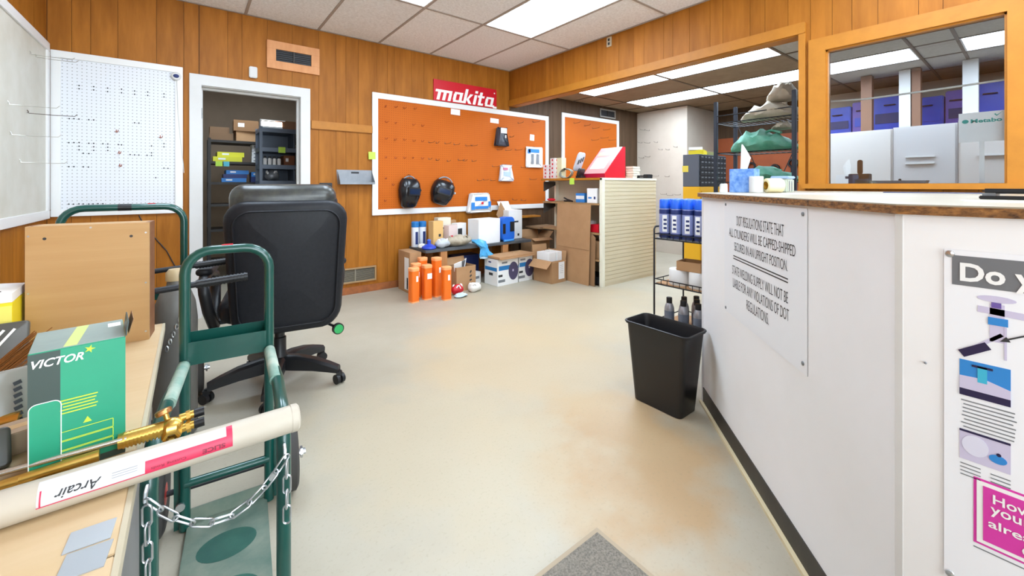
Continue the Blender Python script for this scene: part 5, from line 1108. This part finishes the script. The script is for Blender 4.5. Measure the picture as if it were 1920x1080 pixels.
def small_stack(x, y, n, h_, lb):
    for k in range(n): 
        r_ = thing('small_box', f'{lb}, {["lowest","second from bottom","third from bottom","fourth from bottom","topmost"][k if k < n-1 else 4]}', 'box', (x, y, GZ+h_*k), .1*(k%2), 'little boxes stacked on the gondola')
        b = nb(); bx(b, -.04,.04,-.04,.04,0,h_-.001); part('body', b, mat('box_blush','#ded3cf',.6), r_, bevel=.002); patch(r_, 'red_dot', m_red, face_frame((-.0405,0,h_/2),(0,-1,0),(0,0,1)), 0, 0, .0008, ell(.013,.013,12)); patch(r_, 'red_dot', m_red, face_frame((0,-.0405,h_/2),(1,0,0),(0,0,1)), 0, 0, .0008, ell(.013,.013,12))
small_stack(3.64, 3.91, 4, .045, 'little red-dotted white box in the shorter stack on the gondola')
small_stack(3.66, 3.8, 5, .052, 'little red-dotted white box in the taller stack on the gondola')
item(3.72, 3.70, GZ, .08, .09, .26, 'cream_carton', 'tall cream carton beside the red-dotted boxes', 'carton', mat('carton_cream','#d8cfa8',.6))
t = thing('wire_coil', 'grey wire coil bundle on the gondola top behind the green note', 'wire coil', (3.68, 3.61, GZ), .2)
for k in range(6):
    b = nb(); tube(b, [((-.03+.012*k)+.01*math.sin(3*a), (.085-.004*(k%3))*math.cos(a), .062+.056*math.sin(a)) for a in [2*PI*j/20 for j in range(20)]], .0055, 6, close=True); part('wire_loop', b, mat('coil_grey','#8d9084',.4,.4), t, 60)
b = nb(); bx(b, -.045,.045,-.012,.012,.105,.125); part('tie', b, m_black, t)
t = thing('face_shield', 'folded black and white face shield leaning on the red case', 'face shield', (3.74, 3.45, GZ), .3)
b = nb(); pad(b, .2, .24, .02, .05, .008, .004, Matrix.Translation((0,0,.2)) @ Matrix.Rotation(.35,4,'X')); part('visor', b, mat('visor_grey','#b9bcc4',.2), t, 50)
b = nb(); pad(b, .16, .1, .03, .03, .01, .004, Matrix.Translation((-.02,-.03,.07)) @ Matrix.Rotation(.35,4,'X')); part('brow_guard', b, m_black, t, 50)
b = nb(); bx(b, -.06,.06,-.05,.02,0,.03); part('foot', b, m_black, t)
for k in range(3): patch(t, 'dark_mark', m_ink, Matrix.Translation((0,0,.2)) @ Matrix.Rotation(.35,4,'X') @ face_frame((-.05+.05*k,-.0165,.02*k),(1,0,0),(0,0,1)), .025, .06, .001)
# red sloping display case
t = thing('red_display_case', 'red counter display case with a sloping pale front on the gondola', 'display case', (3.82, 3.12, GZ))
for y in (0, .33):
    b = nb(); prism(b, [(0,0),(.385,0),(.385,.385),(.335,.385),(0,.055)], .006, Matrix.Translation((0,y,0))); part('side_panel', b, m_red, t)
b = nb(); bx(b, .003,.382,.006,.33,0,.006); part('bottom_panel', b, m_red, t); b = nb(); bx(b, .377,.385,.006,.33,.006,.385); part('back_panel', b, m_red, t); b = nb(); bx(b, .335,.377,.006,.33,.378,.385); part('top_panel', b, m_red, t)
b = nb(); bx(b, 0,.006,.006,.33,.006,.055); part('front_lip', b, mat('crimson','#a81238',.4), t)
Fs = face_frame((.1675,.168,.22), (0,-1,0), (.335,0,.33)); sl = math.hypot(.335,.33)
patch(t, 'sloping_front', mat('pale_pink','#c99490',.3), Fs @ Matrix.Translation((0,0,-.006)), .324, sl, .006)
patch(t, 'white_sheet', m_paper, Fs @ Matrix.Translation((-.01,-.05,.0)), .22, .2, .001); patch(t, 'upper_band', mat('olive_band','#b9ab93',.4), Fs @ Matrix.Translation((0,.12,.0)), .28, .07, .001)
for k in range(4): patch(t, 'text_line', m_grey, Fs @ Matrix.Translation((-.01,-.0-.03*k,.001)), .16, .004, .0004)
# right end of the gondola top
t = thing('paper_stack', 'cream stack of pads beside the red case', 'paper stack', (4.33, 3.1, GZ), .1)
for k in range(5): b = nb(); bx(b, -.08,.08,-.05,.05,.03*k,.03*k+.026); part('pad', b, mat('pad_cream','#dcd4bf',.7), t, loc=(.006*(k%2),0,0), rz=.06*((k%3)-1))
t = thing('stapler', 'black stapler on the gondola beside the cream pads', 'stapler', (4.4, 3.03, GZ), 1.3)
b = nb(); bx(b, -.02,.02,-.06,.06,0,.012); part('base', b, m_black, t); b = nb(); bx(b, -.016,.016,-.06,.055,.018,.036); part('arm', b, m_black, t, bevel=.004); b = nb(); bx(b, -.012,.012,.03,.055,.01,.02); part('hinge_block', b, m_black, t)
t = thing('black_tape_gun', 'black block-shaped dispenser at the gondola right end', 'dispenser', (4.56, 3.04, GZ)); b = nb(); bx(b, -.06,.06,-.03,.03,0,.05); part('body', b, m_black, t, bevel=.005); b = nb(); cyl(b, (-.02,-.032,.03), (-.02,.032,.03), .022); part('wheel', b, m_blackm, t, 40)
# second shelf
SZ = .936
item(3.36, 3.72, SZ, .13, .14, .11, 'blue_box', 'blue and silver box on the second gondola shelf', 'box', m_blue, 0, (('silver_band', m_boxw, 'l', 0, .06, .13, .04),))
item(3.15, 3.71, SZ, .17, .15, .17, 'white_box', 'white box at the front of the second gondola shelf', 'box', m_boxw, 0, (('picture', m_blue, 'l', .03, .06, .05, .02), ('picture', m_navy, 'l', -.04, .06, .025, .03)))
heap('red_rag', 'red rag at the far end of the second gondola shelf', 'rag', 3.66, 3.86, SZ, .05, .06, .035, m_red, 3)
t = thing('black_clamp', 'black hand clamp lying on the second gondola shelf', 'clamp', (3.66, 3.56, SZ)); b = nb(); tube(b, [(0,-.07,.01),(0,.02,.03),(0,.07,.05)], .01, 8); part('upper_jaw', b, m_black, t, 60); b = nb(); tube(b, [(0,-.07,.012),(0,.07,.012)], .009, 8); part('lower_jaw', b, m_black, t, 60)
item(3.3, 3.7, .602, .15, .18, .12, 'mixed_box', 'white box on the third gondola shelf', 'box', m_boxw); item(3.12, 3.7, .602, .13, .12, .09, 'mixed_box', 'red box on the third gondola shelf', 'box', m_red); item(3.12, 3.72, .302, .16, .12, .2, 'mixed_box', 'brown carton on the lowest gondola shelf', 'box', m_card)
def note(label, x0, y, z, w_, h_, m, axis='x', off=0):
    b = nb()
    if axis == 'y': bx(b, -.001, 0, -w_/2, w_/2, -h_, 0)
    else: bx(b, -w_/2, w_/2, -.001, 0, -h_, 0)
    return solo('sticky_note', b, m, label, 'note', (x0, y, z))
note('green sticky note on the gondola top shelf edge', 3.579, 3.42, 1.226, .075, .075, m_sticky, 'y')
note('yellow-green note on the side of the grey drawer unit', 4.399, 2.45, 1.36, .07, .07, mat('note_amber','#d9c24a',.7), 'y')

# ------------------------------------------------------------------ alcove furniture
t = thing('yellow_cabinet', 'yellow metal cabinet under the grey drawer unit', 'cabinet', (4.40, 2.28, 0)); m_yel = mat('cabinet_yellow','#e0a81c',.45)
b = nb(); bx(b, 0,.62,0,.2,0,1.125); part('body', b, m_yel, t, bevel=.004)
for k in range(2): b = nb(); bx(b, .02+.3*k,.3+.3*k,-.008,-.0005,.05,1.08); d_ = part('door', b, m_yel, t, bevel=.002); b = nb(); cyl(b, (.27+.08*k,-.02,.55), (.27+.08*k,-.008,.55), .01); part('knob', b, m_chrome, d_)
t = thing('drawer_unit', 'grey small-parts drawer unit on the yellow cabinet', 'drawer unit', (4.40, 2.28, 1.1255)); m_dg = mat('slate_grey','#565b64',.45)
b = nb(); bx(b, 0,.62,.012,.2,0,.36); part('case', b, m_dg, t, bevel=.003)
for i in range(8):
    for j in range(6):
        x0 = .012+.0745*i; z0 = .012+.0565*j
        d_ = ubox('drawer', x0, x0+.07, -.002, .0115, z0, z0+.052, m_blackm, t)
b = nb(); bx(b, -.018,.018,-.004,0,-.006,.006); pl = me('drawer_label', b, m_grey)
for i in range(8):
    for j in range(6): ob('drawer_label', pl, t, (.012+.0745*i+.035, -.0022, .012+.0565*j+.034))
b = nb(); bx(b, -.1,.1,-.08,.08,0,.05); crumple(b, .004, 2); solo('yellow_folder', b, mat('folder_yellow','#e6cf22',.5), 'yellow folders piled on the grey drawer unit', 'folder', (4.56,2.39,1.4861), .3)
b = nb(); bx(b, -.08,.08,-.07,.07,0,.03); solo('paper_stack', b, m_paper, 'white papers on the yellow folders', 'paper stack', (4.53,2.4,1.5385), .5)
item(2.38, 4.75, 1.4858, .12, .1, .04, 'green_box', 'small olive box at the right of the yellow folders', 'box', mat('box_olive','#8f8f55',.6))
# wire rack with fabric bundles
KX0, KX1, KY0, KY1, KH = 4.03, 4.45, 1.27, 1.93, 1.95
t = thing('storage_rack', 'black steel rack with wire shelves of cloth behind the counter', 'rack', (KX0, KY0, 0))
for x in (0, KX1-KX0):
    for y in (0, KY1-KY0): b = nb(); bx(b, x-.016,x+.016,y-.016,y+.016,0,KH); part('post', b, mat('post_slate','#2e333d',.4,.3), t, bevel=.003)
for z in (1.74, 1.45, 1.17, .8, .4):
    b = nb(); d_, w_ = KX1-KX0, KY1-KY0
    for q in (((0,0,z),(0,w_,z)),((d_,0,z),(d_,w_,z)),((0,0,z),(d_,0,z)),((0,w_,z),(d_,w_,z)),((0,0,z+.07),(0,w_,z+.07)) if z > 1.7 else ((0,0,z),(0,w_,z))): tube(b, q, .005, 6)
    for k in range(1, 14): y = w_*k/14; tube(b, [(0,y,z),(d_,y,z)], .0025, 4)
    part('wire_shelf', b, m_blackm, t)
b = nb(); tube(b, [(KX1-KX0,0,.2),(KX1-KX0,KY1-KY0,1.8)], .004, 5); tube(b, [(KX1-KX0,KY1-KY0,.2),(KX1-KX0,0,1.8)], .004, 5); part('cross_brace', b, m_blackm, t)
def bundle(label, x, y, z, L, d_, h_, m, seed, lean=0):
    t = thing('cloth_bundle', label, 'cloth bundle', (x, y, z)); rings = []; N = 14; rr_ = random.Random(seed)
    for i in range(N+1):
        u = i/N; e_ = math.sin(PI*min(max(u,.02),.98))**.4; hh_ = h_*e_*(.55+.45*math.sin(PI*(u*.8+.1+lean)))*(1+rr_.uniform(-.12,.12)); dd = d_*e_
        rings.append([(dd/2*math.cos(a)*(1+.1*math.sin(5*a+i)), L*(u-.5), max(0, hh_/2*(1+math.sin(a))*(1+.12*math.sin(4*a+i*1.7)))) for a in [2*PI*k/14 for k in range(14)]])
    b = nb(); ring_loft(b, rings); part('fabric', b, m, t, 50)
    b = nb(); tube(b, [(-d_*.3,-L*.3,h_*.75),(0,-L*.1,h_*.95),(-d_*.2,L*.2,h_*.7)], h_*.06, 6); part('fold', b, m, t, 60)
m_can = mat('canvas_beige','#c9bfae',.8, noise=8, col2='#b3a894'); m_teal = mat('teal_fabric','#3f9478',.7, noise=8, col2='#7fb09c')
bundle('beige canvas bundle on the top rack shelf, lower layer', 4.2, 1.5, 1.745, .5, .36, .15, m_can, 1)
bundle('beige canvas bundle heaped on top of the rack', 4.2, 1.4, 1.89, .26, .3, .17, m_can, 2)
bundle('teal cloth bundle on the second rack shelf', 4.2, 1.56, 1.455, .56, .36, .2, m_teal, 3, -.15)
bundle('teal cloth bundle on the third rack shelf', 4.2, 1.56, 1.175, .58, .36, .13, m_teal, 4)
bundle('pale folded cloth on the second rack shelf above the teal bundle', 4.24, 1.42, 1.645, .18, .2, .07, m_can, 5)
bundle('dark cloth bundle on the rack shelf near counter height', 4.2, 1.6, .806, .5, .34, .2, mat('dark_cloth','#33352f',.8), 6)
# orange panel and hanging goods on the far wall behind the rack
b = nb(); bx(b, -.014, -.0005, -.8, .75, 0, 1.0); solo('rust_panel', b, mat('rust_board','#a24f1e',.6, noise=2, col2='#8c3f16'), 'rust orange board on the far wall behind the rack', 'panel', (7.3, 2.7, .95))
for k, (y, z) in enumerate(((2.9,1.25),(2.55,1.2),(2.3,1.28))):
    t = thing('hanging_tool', ['left dark tool hung on the far rust board','middle dark tool with a ring hung on the far rust board','right dark tool hung on the far rust board'][k], 'tool', (7.28, y, z)); b = nb(); tube(b, [(-.03+.06*math.cos(a)*0, .06*math.cos(a), .2+.06*math.sin(a)) for a in [2*PI*j/12 for j in range(12)]], .018, 6, close=True); part('ring', b, m_black, t, 60); b = nb(); bx(b, -.045,-.015,-.03,.03,-.15,.14); part('handle', b, m_black, t, bevel=.004)

# ------------------------------------------------------------------ office seen through the window
m_cab = mat('cabinet_white','#cbc5bf',.4); m_cabb = mat('cabinet_bluewhite','#c2bfbe',.4)
for k, (y0, y1, h_, m, lb) in enumerate(((.98,1.66,1.755,m_cab,'left tall white cabinet seen through the window'),(.50,.955,1.765,m_cabb,'middle tall pale blue cabinet seen through the window'),(-.2,.475,1.785,m_cab,'right tall white cabinet seen through the window'),(-1.4,-.22,1.785,m_cab,'tall white cabinet beyond the window right edge'))):
    t = thing('tall_cabinet', lb, 'cabinet', (6.0, (y0+y1)/2, 0)); w_ = y1-y0
    b = nb(); bx(b, .012,.25,-w_/2-.011,w_/2+.011,0,h_); part('body', b, m, t)
    b = nb(); bx(b, -.003,.0115,-w_/2+.004,w_/2-.004,.06,h_-.006); d_ = part('door', b, m, t, bevel=.002)
    if k == 1:
        for z in (1.44, 1.37): b = nb(); bx(b, -.02,-.006,-.08,.14,z-.01,z+.01); part('door_bar', b, m_white, d_, bevel=.003)
    if k == 2:
        b = nb(); bx(b, -.02,-.006,.0,.22,1.42,1.44); part('door_bar', b, m_white, d_, bevel=.003)
        b = nb(); bx(b, -.014,-.006,-.1,.05,1.16,1.24); vw = part('viewing_frame', b, m_white, d_, bevel=.003); b = nb(); bx(b, -.016,-.0135,-.08,.03,1.18,1.22); part('viewing_pane', b, m_grey, vw)
    b = nb(); cyl(b, (-.03,w_/2-.06,1.0), (-.03,w_/2-.06,1.1), .006); part('handle', b, m_chrome, d_)
m_colw = mat('column_brown','#7d5a45',.6)
for k, (y0, y1, m, lb) in enumerate(((.87,.965,m_white,'left white column seen through the window'),(.37,.48,m_white,'right white column seen through the window'),(1.2,1.3,m_colw,'brown wood column at the left inside the window'),(.79,.86,m_colw,'narrow brown wood column right of the left white one'))):
    t = thing('column', lb, 'column', (6.3, (y0+y1)/2, 0)); b = nb(); bx(b, 0,.1,-(y1-y0)/2,(y1-y0)/2,0,HA-.005); part('shaft', b, m, t); b = nb(); bx(b, -.006,.106,-(y1-y0)/2-.006,(y1-y0)/2+.006,0,.1); part('base', b, m, t)
m_bp = mat('display_blue','#234fd0',.35, noise=3, col2='#1c3fb0'); m_pu = mat('display_purple','#6a55b4',.4); m_rd = mat('display_red','#8a2f55',.4)
t = thing('wall_shelf', 'long dark shelf behind the cabinets holding blue cases', 'shelf', (7.05, .3, 1.74)); b = nb(); bx(b, -.2,.25,-1.7,1.55,0,.03); part('board', b, m_blackm, t)
for y in (-1.4, 0, 1.4): b = nb(); prism(b, [(.25,0),(.25,-.2),(.23,-.2),(-.15,-.01),(-.15,0)], .02, Matrix.Translation((0,y,0))); part('bracket', b, m_blackm, t)
yy = 1.82; k = 0
BL = [('blue',m_bp,.3),('purple',m_pu,.2),('blue',m_bp,.34),('blue',m_bp,.3),('purple',m_pu,.18),('blue',m_bp,.32),('red',m_rd,.2),('purple',m_pu,.24),('blue',m_bp,.3),('blue',m_bp,.32),('red',m_rd,.28)]
ORD = ['first','second','third','fourth','fifth','sixth','seventh','eighth','ninth','tenth','eleventh']
for nm, m, w_ in BL:
    if yy-w_ < -1.38: break
    h_ = .42+.04*((k*7)%3)
    t = thing('tool_case', f'{nm} tool case, {ORD[k]} from the left on the shelf seen through the window', 'tool case', (7.05, yy-w_/2, 1.7705), 0, 'cases behind the office window'); b = nb(); bx(b, -.15,.15,-w_/2+.004,w_/2-.004,0,h_); part('shell', b, m, t, bevel=.01)
    b = nb(); bx(b, -.158,-.15,-w_/2+.03,w_/2-.03,h_*.3,h_*.55); part('panel', b, m_bp if k%2 else m_navy, t, bevel=.002); b = nb(); tube(b, [(-.15,-.05,h_*.75),(-.175,-.05,h_*.75),(-.175,.05,h_*.75),(-.15,.05,h_*.75)], .007, 6); part('handle', b, m_black, t, 60)
    yy -= w_+.004; k += 1
# on the inner window ledge
b = nb(); bx(b, XR+.116, XR+.34, -.05, 1.0, 1.1, 1.14); lg = struct('trim_4', b, m_trim)
t = thing('wooden_holder', 'brown wooden holder with an upright paddle inside the window', 'holder', (3.63, .753, 1.141))
b = nb(); bx(b, -.04,.04,-.055,.055,0,.078); part('block', b, mat('dark_wood','#6e4a2c',.5), t, bevel=.003); b = nb(); pad(b, .03, .1, .008, .014, .003, 0, Matrix.Translation((0,0,.125)) @ Matrix.Rotation(PI/2,4,'Z')); part('paddle', b, mat('dark_wood','#6e4a2c',.5), t, 50); b = nb(); bx(b, -.03,.03,.055,.075,.045,.062); part('peg', b, mat('dark_wood','#6e4a2c',.5), t)
t = thing('desk_tray', 'grey tray on the inner window ledge', 'tray', (3.62, .55, 1.141)); b = nb(); prism(b, [(-.12,0),(.12,0),(.13,.03),(-.13,.03)], .12, Matrix.Translation((-.06,0,0)) @ Matrix.Rotation(-PI/2,4,'Z')); part('tray', b, m_grey, t); b = nb(); sphere(b, (0,0,.034), .008); part('knob', b, m_black, t)
t = thing('brand_sign', 'small white sign with teal lettering standing inside the window', 'sign', (3.48, .192, 1.385))
b = nb(); bx(b, 0,.004,-.088,.088,0,.165); part('plate', b, m_paper, t); m_tl = mat('teal_ink','#1aa39a',.5)
Ft = lambda y, z: face_frame((-.0005,y,z),(0,-1,0),(0,0,1)); text(t, 'Metabo', m_tl, Ft(-.016,.117), .115, .022, bold=.03); patch(t, 'round_logo', m_tl, Ft(.062,.117), 0, 0, .0008, ell(.013,.011)); patch(t, 'check_mark', m_tl, Ft(-.06,.148), 0, 0, .0008, [(-.016,0),(-.01,.003),(-.006,-.006),(.016,.012),(-.006,-.012)])
t2 = nb(); bx(t2, .004,.01,-.01,.01,-.245,.0); part('stand_rod', t2, m_paper, t)
b = nb(); tube(b, [(3.56,.93,1.735),(3.56,.8,1.724),(3.56,.7,1.718),(3.56,.5,1.719),(3.56,.3,1.722),(3.56,.1,1.727),(3.56,.05,1.729)], .006, 8); o_ = solo('curtain_wire', b, mat('pale_wire','#dcd9d0',.3), 'thin pale curtain wire strung across inside the window', 'wire')
for y in (.93, .05):
    b = nb(); bx(b, XR+.112, 3.566, y-.012, y+.012, 1.722, 1.744); part('wire_bracket', b, m_grey, o_)
# ------------------------------------------------------------------ stock room shelving
def steel_shelf(label, x0, x1, y0, y1, zs, m, lip, name='stock_shelf'):
    t = thing(name, label, 'shelving', (x0, y0, 0)); w_, d_ = x1-x0, y1-y0
    for x in (0, w_-.03):
        for y in (0, d_-.03): b = nb(); bx(b, x,x+.03,y,y+.03,0,zs[0]+.02); part('upright', b, m, t)
    for z in zs: b = nb(); bx(b, .002,w_-.002,-.003,d_,z-lip,z); part('shelf', b, m, t)
    return t
m_shd = mat('shelf_dark','#2f2b28',.5,.2); m_shb = mat('shelf_bluegrey','#5b6573',.45,.2)
steel_shelf('dark steel stock shelf seen through the doorway', .16, .92, 6.2, 6.6, (1.70,1.435,1.18,.91,.6,.2), m_shd, .03)
t = steel_shelf('blue-grey steel stock shelf at the right of the doorway', .63, 1.45, 5.6, 6.0, (1.82,1.59,1.385,1.195,.98,.7,.4,.12), m_shb, .05)
b = nb(); bx(b, .002,.818,.39,.4,0,1.82); part('back_sheet', b, m_shb, t)
for z in (1.59,1.195): b = nb(); bx(b, .36,.37,.0,.39,z,z+.18); part('divider', b, m_shb, t)
for k, (x, y, z, w_, d_, h_, m, lb) in enumerate((
    (.30,6.4,1.70,.24,.25,.09,mat('dim_carton','#7a5c40',.8),'low brown carton at the left on the dark stock shelf'),(.28,6.4,1.79,.2,.2,.08,mat('dim_carton','#7a5c40',.8),'brown carton on top of the low one in the stock room'),
    (.58,6.4,1.70,.27,.3,.13,m_card,'lower of two wide cartons on the dark stock shelf'),(.56,6.38,1.83,.27,.3,.14,mat('dim_carton2','#8a6440',.8),'upper of two wide cartons on the dark stock shelf'),
    (.36,6.35,1.435,.3,.28,.06,mat('stock_yellow','#d8d22a',.5),'lower yellow box on the stock shelf'),(.39,6.36,1.495,.28,.26,.06,mat('stock_yellow','#d8d22a',.5),'upper yellow box on the stock shelf'),
    (.43,6.35,1.18,.26,.25,.05,m_blue,'lowest blue box in the left stock pile'),(.44,6.35,1.23,.25,.25,.05,m_navy,'middle blue box in the left stock pile'),(.46,6.35,1.28,.24,.24,.05,m_blue,'top blue box in the left stock pile'),(.68,6.35,1.18,.14,.25,.07,m_navy,'lower blue box in the right stock pile'),(.68,6.35,1.25,.14,.25,.06,m_blue,'upper blue box in the right stock pile'),
    (.95,5.78,1.385,.12,.2,.12,mat('stock_brown','#7d4b2c',.7),'small brown carton on the blue-grey stock shelf'),(1.05,5.75,1.82,.5,.25,.1,mat('dim_brown','#6f4a2c',.8),'long brown carton on top of the blue-grey stock shelf'))):
    item(y, x, z+.0003, w_, d_, h_, 'stock_box', lb, 'box', m, .03*((k%3)-1), (('label', m_paper, 'f', -w_*.2, h_*.55, w_*.25, h_*.35),) if k in (3,4,5,6,8,10,11) else ())
for k in range(5): item(6.3, .665, 1.4353+.046*k, .1, .12, .044, 'stock_box', f'{["lowest","second","third","fourth","topmost"][k]} small white box in the stock room pile', 'box', m_boxw, .02*k, (('label', m_grey, 'f', 0, .022, .06, .015),))
b = nb(); lathe(b, [(.02,0),(.02,.07),(.012,.08)], seg=14); sb = me('jar_body', b, m_paper, 40); b = nb(); lathe(b, [(.014,.08),(.014,.1),(.01,.103)], seg=14); sc_ = me('jar_cap', b, m_black, 40)
for k in range(4):
    r_ = thing('small_jar', f'{["first","second","third","fourth"][k]} white jar from the left on the blue-grey stock shelf', 'jar', (.69+.05*k, 5.64+.01*k, 1.3855), 0, 'jars in the stock room'); ob('jar_body', sb, r_); ob('cap', sc_, r_)
heap('white_part', 'white crumpled wrapper on the upper blue-grey stock shelf', 'wrapper', 1.06, 5.7, 1.5905, .05, .05, .05, m_paper, 3)
heap('white_part', 'grey wrapped part on the lower blue-grey stock shelf', 'wrapper', .77, 5.7, 1.1955, .08, .07, .12, m_grey, 5, m_paper)
note('green note on the blue-grey stock shelf lip', .86, 5.596, 1.60, .075, .07, m_sticky)
note('green note on the dark stock shelf lip', .27, 6.196, 1.435, .07, .06, m_sticky); note('blue note beside the green one on the dark stock shelf', .345, 6.196, 1.435, .06, .06, mat('note_cyan','#5cb8c8',.7))
t = thing('glow_strip', 'short made-up glowing white strip on the stock room shelf top', 'strip light', (.76, 5.62, 1.822)); b = nb(); bx(b, -.11,.11,0,.03,0,.02); part('base', b, m_white, t); b = nb(); bx(b, -.105,.105,.003,.027,.02,.075); part('diffuser', b, mat('strip_glow','#ffffff',.5, emit=6), t); b = nb(); bx(b, -.12,.14,0,.03,.09,.1); bx(b, -.12,-.11,0,.03,.02,.09); part('hood', b, m_white, t)  # glowing strip made up for a blown-out white rectangle
